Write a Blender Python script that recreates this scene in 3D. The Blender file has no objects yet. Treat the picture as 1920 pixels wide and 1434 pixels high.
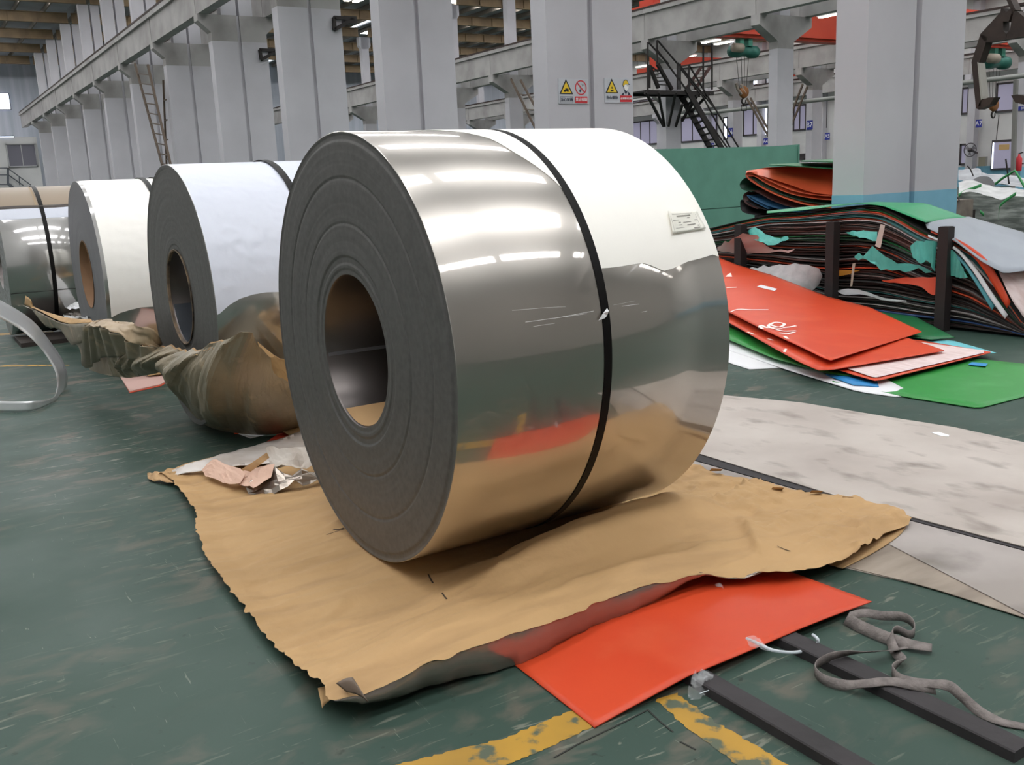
import bpy, bmesh, math, random
from math import pi, sin, cos, sqrt, radians, atan2, exp
from mathutils import Vector, Matrix, noise
from mathutils.bvhtree import BVHTree

S = bpy.context.scene
COL = S.collection
rnd = random.Random(7)

# ------------------------------------------------------------------ camera
FWD = Vector((-0.82865468, 0.52073601, -0.20534221))
RGT = Vector((0.53933977, 0.84094243, -0.04391408))
UPV = Vector((-0.14981334, 0.14713883, 0.97770452))
FPX = 1780.4
EYE = Vector((0, 0, 1.5715))
cd = bpy.data.cameras.new('camera')
cam = bpy.data.objects.new('camera', cd)
COL.objects.link(cam)
cd.sensor_width = 36
cd.lens = FPX / 1920 * 36
cd.clip_end = 500
cam.matrix_world = Matrix(((RGT.x, UPV.x, -FWD.x, EYE.x), (RGT.y, UPV.y, -FWD.y, EYE.y), (RGT.z, UPV.z, -FWD.z, EYE.z), (0, 0, 0, 1)))
S.camera = cam

# ------------------------------------------------------------------ world, exposure
S.view_settings.view_transform = 'Standard'
S.view_settings.look = 'None'
S.view_settings.gamma = 1
S.view_settings.use_curve_mapping = False
S.view_settings.exposure = 0.5
SKYLIGHT = 9.0
w = bpy.data.worlds.new('world')
S.world = w
w.use_nodes = True
w.node_tree.nodes['Background'].inputs[0].default_value = (0.86, 0.93, 1.0, 1)
w.node_tree.nodes['Background'].inputs[1].default_value = 1.6


# ------------------------------------------------------------------ helpers
def ray(x, y):
    return FWD + RGT * ((x - 960) / FPX) - UPV * ((y - 717) / FPX)

def PX(x, y, X):
    d = ray(x, y); return EYE + d * (X / d.x)

def PY(x, y, Y):
    d = ray(x, y); return EYE + d * (Y / d.y)

def PZ(x, y, z=0.0):
    d = ray(x, y); return EYE + d * ((z - EYE.z) / d.z)

def lin(c):
    return tuple(((v / 255) / 12.92 if v <= 10 else ((v / 255 + 0.055) / 1.055) ** 2.4) for v in c)

MATS = {}
def mat(name, rgb, rough=0.6, metal=0.0, rgb2=None, scale=4.0, stretch=(1, 1, 1), detail=4, mix=(0.35, 0.65), bump=0.0, bscale=30.0,
        emit=None, estr=0.0, spec=0.5, alpha=1.0, rgb3=None, scale3=9.0, mix3=(0.6, 0.75), stretch3=(1, 1, 1), trans=0.0, aniso=0.0, coat=0.0):
    if name in MATS: return MATS[name]
    m = bpy.data.materials.new(name); MATS[name] = m
    m.use_nodes = True
    nt = m.node_tree; N = nt.nodes; L = nt.links
    b = N['Principled BSDF']
    b.inputs['Roughness'].default_value = rough
    b.inputs['Metallic'].default_value = metal
    b.inputs['Specular IOR Level'].default_value = spec
    b.inputs['Base Color'].default_value = (*lin(rgb), 1)
    if aniso: b.inputs['Anisotropic'].default_value = aniso
    if coat: b.inputs['Coat Weight'].default_value = coat
    if trans: b.inputs['Transmission Weight'].default_value = trans
    if alpha < 1: b.inputs['Alpha'].default_value = alpha
    if emit:
        b.inputs['Emission Color'].default_value = (*lin(emit), 1)
        b.inputs['Emission Strength'].default_value = estr
    tc = N.new('ShaderNodeTexCoord')
    def noisy(sc, st, det):
        mp = N.new('ShaderNodeMapping'); mp.inputs['Scale'].default_value = st
        L.new(tc.outputs['Object'], mp.inputs[0])
        n = N.new('ShaderNodeTexNoise'); n.inputs['Scale'].default_value = sc; n.inputs['Detail'].default_value = det
        L.new(mp.outputs[0], n.inputs['Vector']); return n
    cur = None
    if rgb2:
        n = noisy(scale, stretch, detail)
        r = N.new('ShaderNodeMapRange'); r.inputs[1].default_value = mix[0]; r.inputs[2].default_value = mix[1]
        L.new(n.outputs[0], r.inputs[0])
        mx = N.new('ShaderNodeMix'); mx.data_type = 'RGBA'
        mx.inputs[6].default_value = (*lin(rgb), 1); mx.inputs[7].default_value = (*lin(rgb2), 1)
        L.new(r.outputs[0], mx.inputs[0]); cur = mx.outputs[2]
    if rgb3:
        n = noisy(scale3, stretch3, 6)
        r = N.new('ShaderNodeMapRange'); r.inputs[1].default_value = mix3[0]; r.inputs[2].default_value = mix3[1]
        L.new(n.outputs[0], r.inputs[0])
        mx = N.new('ShaderNodeMix'); mx.data_type = 'RGBA'
        if cur: L.new(cur, mx.inputs[6])
        else: mx.inputs[6].default_value = (*lin(rgb), 1)
        mx.inputs[7].default_value = (*lin(rgb3), 1)
        L.new(r.outputs[0], mx.inputs[0]); cur = mx.outputs[2]
    if cur: L.new(cur, b.inputs['Base Color'])
    if bump:
        n = noisy(bscale, stretch, 5)
        bp = N.new('ShaderNodeBump'); bp.inputs['Strength'].default_value = bump; bp.inputs['Distance'].default_value = 0.01
        L.new(n.outputs[0], bp.inputs['Height']); L.new(bp.outputs[0], b.inputs['Normal'])
    return m

LOC = {}
class MB:
    """collects geometry in world coordinates, builds ONE mesh object"""
    def __init__(s): s.v = []; s.f = []; s.m = []; s.sm = []
    def add(s, vs, fs, mi=0, smooth=False):
        o = len(s.v); s.v += [tuple(p) for p in vs]
        for f in fs: s.f.append(tuple(i + o for i in f)); s.m.append(mi); s.sm.append(smooth)
        return s
    def box(s, a, b, mi=0):
        (x0, y0, z0), (x1, y1, z1) = a, b
        x0, x1 = min(x0, x1), max(x0, x1); y0, y1 = min(y0, y1), max(y0, y1); z0, z1 = min(z0, z1), max(z0, z1)
        return s.add([(x0, y0, z0), (x1, y0, z0), (x1, y1, z0), (x0, y1, z0), (x0, y0, z1), (x1, y0, z1), (x1, y1, z1), (x0, y1, z1)],
                     [(0, 3, 2, 1), (4, 5, 6, 7), (0, 1, 5, 4), (1, 2, 6, 5), (2, 3, 7, 6), (3, 0, 4, 7)], mi)
    def prism(s, pts, d, mi=0):
        """closed planar polygon pts extruded by vector d"""
        d = Vector(d); pts = [Vector(p) for p in pts]; n = len(pts)
        vs = pts + [p + d for p in pts]
        fs = [tuple(range(n))[::-1], tuple(range(n, 2 * n))] + [(i, (i + 1) % n, n + (i + 1) % n, n + i) for i in range(n)]
        return s.add(vs, fs, mi)
    def bar(s, a, b, w, h=None, mi=0, up=(0, 0, 1)):
        a, b = Vector(a), Vector(b); h = h or w
        d = (b - a).normalized(); u = Vector(up)
        if abs(d.dot(u)) > 0.98: u = Vector((0, 1, 0))
        r = d.cross(u).normalized() * w / 2; u = r.cross(d).normalized() * h / 2
        return s.add([a - r - u, a + r - u, a + r + u, a - r + u, b - r - u, b + r - u, b + r + u, b - r + u],
                     [(0, 3, 2, 1), (4, 5, 6, 7), (0, 1, 5, 4), (1, 2, 6, 5), (2, 3, 7, 6), (3, 0, 4, 7)], mi)
    def tube(s, pts, r, n=8, mi=0, closed=False):
        pts = [Vector(p) for p in pts]; m = len(pts); rings = []
        u = None
        for i, p in enumerate(pts):
            d = (pts[(i + 1) % m] - pts[i - 1]) if closed else (pts[min(i + 1, m - 1)] - pts[max(i - 1, 0)])
            d.normalize()
            if u is None:
                u = Vector((0, 0, 1)) if abs(d.z) < 0.9 else Vector((1, 0, 0))
            u = (u - d * u.dot(d)).normalized(); w = d.cross(u)
            rr = r(i / (m - 1)) if callable(r) else r
            rings.append([p + (u * cos(2 * pi * k / n) + w * sin(2 * pi * k / n)) * rr for k in range(n)])
        vs = [q for R in rings for q in R]
        fs = [(i * n + k, i * n + (k + 1) % n, ((i + 1) % m) * n + (k + 1) % n, ((i + 1) % m) * n + k) for i in range(m if closed else m - 1) for k in range(n)]
        s.add(vs, fs, mi, True)
        if not closed: s.add(rings[0], [tuple(range(n))[::-1]], mi); s.add(rings[-1], [tuple(range(n))], mi)
        return s
    def lathe(s, prof, c, n=96, mi=0, smooth=True, closed=False, axis='Y'):
        """prof: (r, a) pairs turned about the axis through c"""
        c = Vector(c); m = len(prof); vs = []
        for r, a in prof:
            for k in range(n):
                t = 2 * pi * k / n
                vs.append(c + (Vector((r * cos(t), a, r * sin(t))) if axis == 'Y' else Vector((r * cos(t), r * sin(t), a)) if axis == 'Z' else Vector((a, r * cos(t), r * sin(t)))))
        fs = []
        for i in range(m if closed else m - 1):
            j = (i + 1) % m
            for k in range(n):
                q = (i * n + k, i * n + (k + 1) % n, j * n + (k + 1) % n, j * n + k)
                fs.append(q if axis != 'Y' else q[::-1])
        return s.add(vs, fs, mi, smooth)
    def grid(s, G, th=0.0, mi=0, mib=None, smooth=True):
        """G[i][j] points; th: thickness downwards along the local normal"""
        m, n = len(G), len(G[0]); G = [[Vector(p) for p in r] for r in G]
        top = [p for r in G for p in r]
        fs = [(i * n + j, i * n + j + 1, (i + 1) * n + j + 1, (i + 1) * n + j) for i in range(m - 1) for j in range(n - 1)]
        if not th: return s.add(top, fs, mi, smooth)
        bot = []
        for i in range(m):
            for j in range(n):
                a = G[min(i + 1, m - 1)][j] - G[max(i - 1, 0)][j]; b = G[i][min(j + 1, n - 1)] - G[i][max(j - 1, 0)]
                nn = b.cross(a); nn = nn.normalized() if nn.length > 1e-12 else Vector((0, 0, 1))
                bot.append(G[i][j] - nn * th * (1 if True else -1))
        o = m * n
        s.add(top + bot, fs[:0], mi)
        base = len(s.v) - 2 * o
        def put(f, k):
            s.f.append(tuple(i + base for i in f)); s.m.append(k); s.sm.append(smooth)
        mb = mi if mib is None else mib
        for f in fs: put(f[::-1], mi); put(tuple(i + o for i in f), mb)
        edge = [i for i in range(n)] + [i * n + n - 1 for i in range(1, m)] + [(m - 1) * n + j for j in range(n - 2, -1, -1)] + [i * n for i in range(m - 2, 0, -1)]
        for a, b in zip(edge, edge[1:] + edge[:1]): 
            s.f.append((a + base, b + base, b + o + base, a + o + base)); s.m.append(mi); s.sm.append(False)
        return s
    def mesh(s, name, mats, org=(0, 0, 0)):
        me = bpy.data.meshes.new(name)
        ox, oy, oz = org
        me.from_pydata([(x - ox, y - oy, z - oz) for x, y, z in s.v], [], s.f)
        for mm in (mats if isinstance(mats, (list, tuple)) else [mats]): me.materials.append(mm)
        me.polygons.foreach_set('material_index', s.m)
        me.polygons.foreach_set('use_smooth', s.sm)
        me.update(); return me
    def build(s, name, mats, parent=None, org=None):
        """parent given: part of it; otherwise a thing whose origin is at org (default: centre of its base)"""
        if parent is not None: org = LOC[parent.name]
        elif org is None:
            xs, ys, zs = zip(*s.v); org = ((min(xs) + max(xs)) / 2, (min(ys) + max(ys)) / 2, min(zs))
        o = bpy.data.objects.new(name, s.mesh(name, mats, org))
        COL.objects.link(o)
        if parent is not None: o.parent = parent
        else: o.location = org
        LOC[o.name] = tuple(org)
        return o

def thing(name, label, cat, loc, group=None):
    o = bpy.data.objects.new(name, None); COL.objects.link(o)
    o.empty_display_size = 0.1
    o.location = loc; LOC[o.name] = tuple(loc)
    return tag(o, label, cat, group)
def tag(o, label, cat, group=None):
    o['label'] = label; o['category'] = cat
    if group: o['group'] = group
    return o
def struct(o): o['kind'] = 'structure'; return o
def dup(root, loc, label=None, group=None):
    r = root.copy(); COL.objects.link(r); r.location = loc; LOC[r.name] = tuple(loc)
    if label: r['label'] = label
    if group: r['group'] = group
    for ch in list(root.children):
        c = ch.copy(); COL.objects.link(c); c.parent = r; LOC[c.name] = tuple(loc)
        for g in list(ch.children):
            d = g.copy(); COL.objects.link(d); d.parent = c
    return r
def lerp(a, b, t): return a + (b - a) * t
def poly(pl, t):
    """point at share t of the length of a polyline of Vectors"""
    L = [(pl[i + 1] - pl[i]).length for i in range(len(pl) - 1)]; tot = sum(L); d = t * tot
    for i, l in enumerate(L):
        if d <= l or i == len(L) - 1: return pl[i].lerp(pl[i + 1], min(1, d / l) if l else 0)
        d -= l
def interp(xs, ys, x):
    if x <= xs[0]: return ys[0]
    for i in range(len(xs) - 1):
        if x <= xs[i + 1]: return lerp(ys[i], ys[i + 1], (x - xs[i]) / (xs[i + 1] - xs[i]))
    return ys[-1]
def smooth_pl(pts, k=8):
    """Catmull-Rom through the points"""
    pts = [Vector(p) for p in pts]; out = []
    for i in range(len(pts) - 1):
        p0, p1, p2, p3 = pts[max(i - 1, 0)], pts[i], pts[i + 1], pts[min(i + 2, len(pts) - 1)]
        for j in range(k):
            t = j / k
            out.append(0.5 * ((2 * p1) + (p2 - p0) * t + (2 * p0 - 5 * p1 + 4 * p2 - p3) * t * t + (3 * p1 - p0 - 3 * p2 + p3) * t ** 3))
    return out + [pts[-1]]
def ss(a, b, x):
    t = max(0, min(1, (x - a) / (b - a))); return t * t * (3 - 2 * t)
def fbm(x, y, z=0.0, o=4): return noise.fractal(Vector((x, y, z)), 0.9, 2.1, o)
def bvh(o):
    M = LOC[o.name]
    me = o.data
    return BVHTree.FromPolygons([tuple(Vector(M) + v.co) for v in me.vertices], [tuple(q.vertices) for q in me.polygons])
def shoot(t, x, y, off=0.003):
    d = ray(x, y).normalized(); h = t.ray_cast(EYE, d)
    if h[0] is None: return None
    n = h[1]; n = -n if n.dot(d) > 0 else n
    return h[0] + n * off, n
def ribbon_on(mb, t, pts, wd, off=0.003, mi=0):
    """a flat stroke that follows the surface t through picture points"""
    q = [shoot(t, x, y, off) for x, y in pts]; q = [a for a in q if a]
    if len(q) < 2: return
    vs = []
    for i, (p, n) in enumerate(q):
        d = q[min(i + 1, len(q) - 1)][0] - q[max(i - 1, 0)][0]; s = d.cross(n).normalized() * wd / 2
        vs += [p - s, p + s]
    mb.add(vs, [(2 * i, 2 * i + 1, 2 * i + 3, 2 * i + 2) for i in range(len(q) - 1)], mi)
def text(body, size, m, origin, right, up, parent, name='lettering', align='CENTER'):
    c = bpy.data.curves.new('t', 'FONT'); c.body = body; c.size = size; c.align_x = align; c.align_y = 'CENTER'; c.extrude = 0.002
    o = bpy.data.objects.new('t', c); COL.objects.link(o)
    dg = bpy.context.evaluated_depsgraph_get()
    me = bpy.data.meshes.new_from_object(o.evaluated_get(dg))
    bpy.data.objects.remove(o)
    r = Vector(right).normalized(); u = Vector(up).normalized(); n = r.cross(u)
    org = Vector(LOC[parent.name])
    M = Matrix(((r.x, u.x, n.x, origin[0] - org.x), (r.y, u.y, n.y, origin[1] - org.y), (r.z, u.z, n.z, origin[2] - org.z), (0, 0, 0, 1)))
    me.transform(M); me.materials.clear(); me.materials.append(m)
    q = bpy.data.objects.new(name, me); COL.objects.link(q); q.parent = parent; LOC[q.name] = tuple(org)
    return q
# ------------------------------------------------------------------ materials
def floor_mat():
    m = mat('green_floor', (70, 90, 80), 0.5, spec=0.25)
    nt = m.node_tree; N = nt.nodes; L = nt.links; b = N['Principled BSDF']
    tc = N.new('ShaderNodeTexCoord')
    def nz(sc, st, det, rot=0.0, dist=0.0):
        mp = N.new('ShaderNodeMapping'); mp.inputs['Scale'].default_value = st; mp.inputs['Rotation'].default_value = (0, 0, rot); L.new(tc.outputs['Object'], mp.inputs[0])
        n = N.new('ShaderNodeTexNoise'); n.inputs['Scale'].default_value = sc; n.inputs['Detail'].default_value = det; n.inputs['Distortion'].default_value = dist; L.new(mp.outputs[0], n.inputs['Vector']); return n.outputs[0]
    def rng(v, a, c, lo=0, hi=1):
        r = N.new('ShaderNodeMapRange'); r.inputs[1].default_value = a; r.inputs[2].default_value = c; r.inputs[3].default_value = lo; r.inputs[4].default_value = hi; L.new(v, r.inputs[0]); return r.outputs[0]
    def mixc(f, a, c):
        x = N.new('ShaderNodeMix'); x.data_type = 'RGBA'; L.new(f, x.inputs[0])
        if isinstance(a, tuple): x.inputs[6].default_value = (*lin(a), 1)
        else: L.new(a, x.inputs[6])
        x.inputs[7].default_value = (*lin(c), 1); return x.outputs[2]
    def mul(a, c):
        x = N.new('ShaderNodeMath'); x.operation = 'MULTIPLY'; L.new(a, x.inputs[0]); L.new(c, x.inputs[1]); return x.outputs[0]
    c = mixc(rng(nz(.8, (1, 1, 1), 6), .35, .7), (60, 78, 70), (49, 68, 60))
    worn = rng(nz(.55, (1, 1, 1), 3), .42, .62)
    c = mixc(mul(worn, rng(nz(5, (1.6, .8, 1), 9, .3, .6), .52, .68)), c, (104, 96, 86))
    c = mixc(mul(worn, rng(nz(9, (4, .55, 1), 5, .25, .8), .62, .70)), c, (128, 128, 116))
    c = mixc(rng(nz(16, (.5, 5, 1), 4, -.5, 1.0), .70, .76), c, (116, 122, 112))
    c = mixc(mul(rng(nz(22, (1, 1, 1), 3), .68, .74), worn), c, (40, 46, 42))
    L.new(c, b.inputs['Base Color'])
    L.new(rng(nz(1.5, (1, 1, 1), 5), .3, .7, .42, .62), b.inputs['Roughness'])
    return m
M_FLOOR = floor_mat()
M_CONC = mat('white_painted_concrete', (190, 188, 193), 0.75, rgb2=(181, 179, 184), scale=0.7, detail=6, rgb3=(160, 155, 148), scale3=0.55, mix3=(0.62, 0.85), bump=0.08, bscale=18)
M_BARE = mat('bare_concrete', (170, 167, 165), 0.85, rgb2=(134, 130, 128), scale=0.8, detail=6, mix=(0.4, 0.75))
M_BLUE = mat('light_blue_paint', (124, 178, 200), 0.6, rgb2=(112, 165, 188), scale=2)
M_ROOF = mat('roof_sheet', (158, 162, 168), 0.7, rgb2=(136, 138, 140), scale=0.5)
M_RAFT = mat('ochre_steel', (150, 128, 98), 0.7, rgb2=(128, 108, 84), scale=1.5)
M_PURL = mat('purlin_steel', (112, 104, 94), 0.7)
M_SKY = mat('translucent_roof_panel', (235, 240, 245), 0.5, emit=(248, 249, 250), estr=SKYLIGHT)
M_RAIL = mat('rail_steel', (58, 44, 40), 0.6, 0.3)
M_ENDW = mat('grey_cladding', (178, 182, 192), 0.7, rgb2=(160, 166, 176), scale=3, stretch=(1, 1, 0.05))
M_WALL = mat('white_wall', (214, 213, 212), 0.8, rgb2=(200, 199, 198), scale=0.4)
M_DGRAY = mat('dark_frame', (62, 56, 58), 0.6)
M_PANE = mat('hazy_pane', (150, 145, 165), 0.25, emit=(190, 188, 215), estr=0.16)
M_LIT = mat('lit_pane', (230, 235, 255), 0.3, emit=(225, 235, 255), estr=1.6)
M_BLACKSTEEL = mat('black_steel', (44, 40, 39), 0.55, 0.4)

# ------------------------------------------------------------------ floor, roof, walls
fl = struct(MB().box((-82, -9, -0.3), (14, 60.2, 0)).build('floor', M_FLOOR))
XK = [-6.95 - 6.02 * k for k in range(-3, 13)]
BAYS = [(-8.2, 9.85), (10.05, 27.6), (28.3, 43.9), (44.4, 59.6)]
ZR = 11.5
for bi, (ya, yb) in enumerate(BAYS):
    roof = struct(MB().box((-82, ya - 0.1, ZR + 0.82), (14, yb + 0.1, ZR + 0.9)).build('ceiling', M_ROOF))
    r0 = None
    for x in XK:
        if r0 is None:
            m = MB()
            m.box((x - 0.13, ya, ZR), (x + 0.13, yb, ZR + 0.03)); m.box((x - 0.13, ya, ZR + 0.52), (x + 0.13, yb, ZR + 0.55)); m.box((x - 0.02, ya, ZR), (x + 0.02, yb, ZR + 0.55))
            n = int((yb - ya) / 1.5)
            for i in range(1, n): m.box((x - 0.12, ya + i * 1.5 - 0.01, ZR), (x + 0.12, ya + i * 1.5 + 0.01, ZR + 0.54))
            r0 = m.build('rafter', M_RAFT, roof)
        else:
            c = r0.copy(); COL.objects.link(c); c.parent = roof; c.location.x += x - XK[0]
    p0 = None; k = 0
    y = ya + 0.4
    while y < yb - 0.2:
        if p0 is None:
            y0 = y; p0 = MB().box((-82, y - 0.04, ZR + 0.56), (14, y + 0.04, ZR + 0.81)).build('purlin', M_PURL, roof)
        else:
            c = p0.copy(); COL.objects.link(c); c.parent = roof; c.location.y += y - y0
        y += 1.5
    s0 = None
    for x in XK[:-1]:
        for (a, b) in ((ya + 0.9, ya + 0.48 * (yb - ya)), (ya + 0.52 * (yb - ya), yb - 1.2)):
            xc = x - 3.0
            hw = 1.0 if abs(xc - 2.1) < 1 else 0.55  # panels of this unseen bay are widened to strengthen the glow on the coil
            MBs = MB().box((xc - hw, a, ZR + 0.79), (xc + hw, b, ZR + 0.815)).build('skylight', M_SKY, roof)

wf = struct(MB().box((-82, 59.65, 0), (14, 60.1, 12.4)).build('wall_far', M_WALL))
MB().box((-82, 59.63, 0), (14, 59.65, 1.3)).build('paint_band', M_BLUE, wf)
struct(MB().box((-82.3, -9, 0), (-81.5, 60, 12.4)).build('wall_end', M_ENDW))
struct(MB().box((-82, -8.9, 0), (14, -8.3, 12.4)).build('wall_front', M_WALL))
struct(MB().box((13.5, -9, 0), (14, 60, 12.4)).build('wall_back', mat('grey_shutter', (150, 146, 142), .7)))

# end office and windows on the left
off = struct(MB().box((-81.5, -6, 0), (-77, 9.3, PX(40, 257, -77).z)).build('wall_office', M_WALL))
wn = [0]
def window(quad, depthvec, panes, pm, frame_m=M_DGRAY, fw=0.12, lit=None):
    """quad: corners (lower left, lower right, upper right, upper left) in world; panes: number of lights side by side"""
    wn[0] += 1
    ll, lr, ur, ul = [Vector(q) for q in quad]; d = Vector(depthvec)
    m = MB()
    u = (lr - ll); v = (ul - ll)
    fu = fw / u.length; fv = fw / v.length
    P = lambda a, b: ll + u * a + v * b
    for (a0, b0, a1, b1) in ((0, 0, 1, fv), (0, 1 - fv, 1, 1), (0, 0, fu, 1), (1 - fu, 0, 1, 1)):
        m.prism([P(a0, b0), P(a1, b0), P(a1, b1), P(a0, b1)], d)
    for i in range(1, panes):
        m.prism([P(i / panes - fu / 3, fv), P(i / panes + fu / 3, fv), P(i / panes + fu / 3, 1 - fv), P(i / panes - fu / 3, 1 - fv)], d)
    f = struct(m.build('window_%d' % wn[0], frame_m))
    for i in range(panes):
        MB().prism([P(i / panes, 0), P((i + 1) / panes, 0), P((i + 1) / panes, 1), P(i / panes, 1)], d * 0.4).build('pane', lit if (lit and i == 0) else pm, f)
    return f
def far_window(x0, y0, x1, y1, panes=2, pm=None, Y=59.62, **k):
    a = PY((x0 + x1) / 2, y0, Y).z; b = PY((x0 + x1) / 2, y1, Y).z
    xa = PY(x0, (y0 + y1) / 2, Y).x; xb = PY(x1, (y0 + y1) / 2, Y).x
    return window([(xa, Y, b), (xb, Y, b), (xb, Y, a), (xa, Y, a)], (0, -0.08, 0), panes, pm or M_PANE, **k)
def end_window(x0, y0, x1, y1, X, panes=2, pm=None, **k):
    a = PX((x0 + x1) / 2, y0, X).z; b = PX((x0 + x1) / 2, y1, X).z
    ya = PX(x0, (y0 + y1) / 2, X).y; yb = PX(x1, (y0 + y1) / 2, X).y
    return window([(X, ya, b), (X, yb, b), (X, yb, a), (X, ya, a)], (0.08, 0, 0), panes, pm or M_PANE, **k)
end_window(-8, 174, 19, 206, -81.45, 1, M_LIT, fw=0.05)
end_window(13, 269, 69, 313, -76.97, 2, mat('grey_pane', (120, 118, 128), 0.2), frame_m=mat('alu', (190, 190, 190), 0.4, 0.5), fw=0.08)
end_window(-20, 255, 27, 259, -76.95, 1, M_LIT, fw=0.03)
far_window(1185, 226, 1237, 272, 3); far_window(1277, 217, 1345, 265, 3); far_window(1357, 219, 1366, 262, 1, M_LIT); far_window(1394, 193, 1433, 254, 2)
far_window(1433, 195, 1441, 254, 1, M_LIT, fw=0.06)
far_window(1488, 196, 1513, 245, 2, lit=None); far_window(1543, 172, 1551, 240, 1)
far_window(1407, 143, 1438, 160, 2, M_LIT); far_window(1185, 186, 1234, 197, 3)
far_window(1803, 163, 1829, 214, 2); far_window(1868, 154, 1905, 210, 1, M_PANE); far_window(1800, 269, 1827, 309, 2)
far_window(1489, 288, 1511, 300, 1, M_DGRAY)
a = PY(1880, 262, 59.6); b = PY(1880, 318, 59.6)
dr = struct(MB().box((PY(1860, 290, 59.6).x, 59.5, b.z), (PY(1905, 290, 59.6).x, 59.66, a.z)).build('door_1', M_DGRAY))
MB().box((PY(1863, 290, 59.6).x, 59.47, b.z + 0.1), (PY(1899, 290, 59.6).x, 59.5, a.z - 0.15)).build('door_panel', M_PANE, dr)
MB().box((PY(1862.5, 290, 59.6).x, 59.45, b.z + 0.1), (PY(1865, 290, 59.6).x, 59.5, a.z - 0.15)).build('light_gap', M_LIT, dr)
MB().box((PY(1876, 270, 59.6).x, 59.45, PY(1880, 281, 59.6).z), (PY(1895, 270, 59.6).x, 59.47, PY(1880, 271, 59.6).z)).build('notice_board', mat('ochre_board', (200, 165, 110), 0.7), dr)

# ------------------------------------------------------------------ columns and crane beams
def col_parts(t, x, limbs, ya, yb, corb, zc0, zc1, ztop, uplimbs, band=True):
    """twin or single concrete column: shafts, bare heads, corbels, upper shafts, paint bands"""
    for (a, b) in limbs:
        MB().box((x - 0.42, a, 0), (x, b, zc0 - 0.25)).build('shaft', M_CONC, t)
        MB().box((x - 0.42, a, zc0 - 0.25), (x, b, ztop)).build('shaft_head', M_BARE, t)
        if band: MB().box((x - 0.423, a - 0.003, 0), (x + 0.003, b + 0.003, 1.27)).build('paint_band', M_BLUE, t)
    if len(limbs) == 2: MB().box((x - .36, limbs[0][1], 0), (x - .07, limbs[1][0], ztop)).build('joint_infill', M_CONC, t)
    for s, e in ((-1, ya), (1, yb)):
        tip = e + s * corb
        MB().prism([(x - 0.42, e, zc0), (x - 0.42, tip, zc1), (x - 0.42, tip, ztop), (x - 0.42, e, ztop)], (0.42, 0, 0)).build('corbel', M_BARE, t)
    for (a, b) in uplimbs:
        m = MB().box((x - 0.40, a, ztop), (x - 0.02, b, ZR))
        if len(uplimbs) == 1: m.prism([(x - 0.40, a, ZR - 0.75), (x - 0.40, a - 0.15, ZR - 0.55), (x - 0.40, a - 0.15, ZR), (x - 0.40, b + 0.15, ZR), (x - 0.40, b + 0.15, ZR - 0.55), (x - 0.40, b, ZR - 0.75)], (0.38, 0, 0))
        m.build('upper_shaft', M_CONC, t)
ROW1 = dict(limbs=[(9.08, 9.90), (10.0, 10.83)], ya=9.08, yb=10.83, corb=0.38, zc0=6.55, zc1=6.88, ztop=7.08, uplimbs=[(9.44, 9.93), (10.02, 10.44)])
ROW2 = dict(limbs=[(27.67, 28.5)], ya=27.67, yb=28.5, corb=0.94, zc0=6.15, zc1=6.68, ztop=7.04, uplimbs=[(27.78, 28.3)])
ROW3 = dict(limbs=[(43.8, 44.6)], ya=43.8, yb=44.6, corb=0.94, zc0=6.15, zc1=6.68, ztop=7.04, uplimbs=[(43.9, 44.45)])
def row(kind, y0, x0, K, ks, labels, other, group):
    base = thing('concrete_column', labels.get(ks[0], other), 'column', (x0, y0, 0), group if ks[0] not in labels else None)
    col_parts(base, x0, **K)
    out = {ks[0]: base}
    for k in ks[1:]:
        x = x0 - 6.02 * (k - ks[0])
        out[k] = dup(base, (x, y0, 0), labels.get(k, other))
        if k in labels:
            if 'group' in out[k]: del out[k]['group']
        else: out[k]['group'] = group
    return out
R1 = row('near', 9.95, -6.95, ROW1, list(range(0, 12)), {
    0: 'nearest twin white concrete column, rising behind the wavy pile of plastic sheets',
    1: 'twin white concrete column with the safety pictogram boards on its face',
    2: 'tall twin white column rising behind the bare steel end of the nearest coil',
    3: 'twin white column with a black steel bracket at its upper right edge, next left of the bare-faced twin column',
    4: 'twin white column with corbels, a grey unpainted head and a black bracket, behind the second coil',
    5: 'twin white column with a small dark box low on its side, right of the leaning ladder',
    6: 'twin white column directly behind the leaning steel ladder'},
    'distant twin white concrete column in the left-hand row under the crane beam', 'far twin columns of the near row')
R2 = row('mid', 28.08, -6.95 - 6.02 * 1, ROW2, list(range(1, 12)), {
    3: 'single white column with wide corbels in front of the orange crane girder',
    4: 'single white column carrying the black steel stair platform',
    6: 'single white corbelled column behind a leaning pole ladder, left of the sign boards',
    7: 'pale yellow-lit column of the second row, just right of the bare twin column',
    9: 'single corbelled column seen in the gap beside the bracket of the twin column'},
    'single white column of the second row, mostly hidden by the near row', 'hidden columns of the second row')
R3 = row('far', 44.2, -6.95 - 6.02 * 3, ROW3, list(range(3, 13)), {
    5: 'far single white column bearing the blue B7 plate', 6: 'far single white column bearing the blue B6 plate', 3: 'far single white column at the right edge near the hanging tong'},
    'single white column of the third row, mostly hidden', 'hidden columns of the third row')
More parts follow.
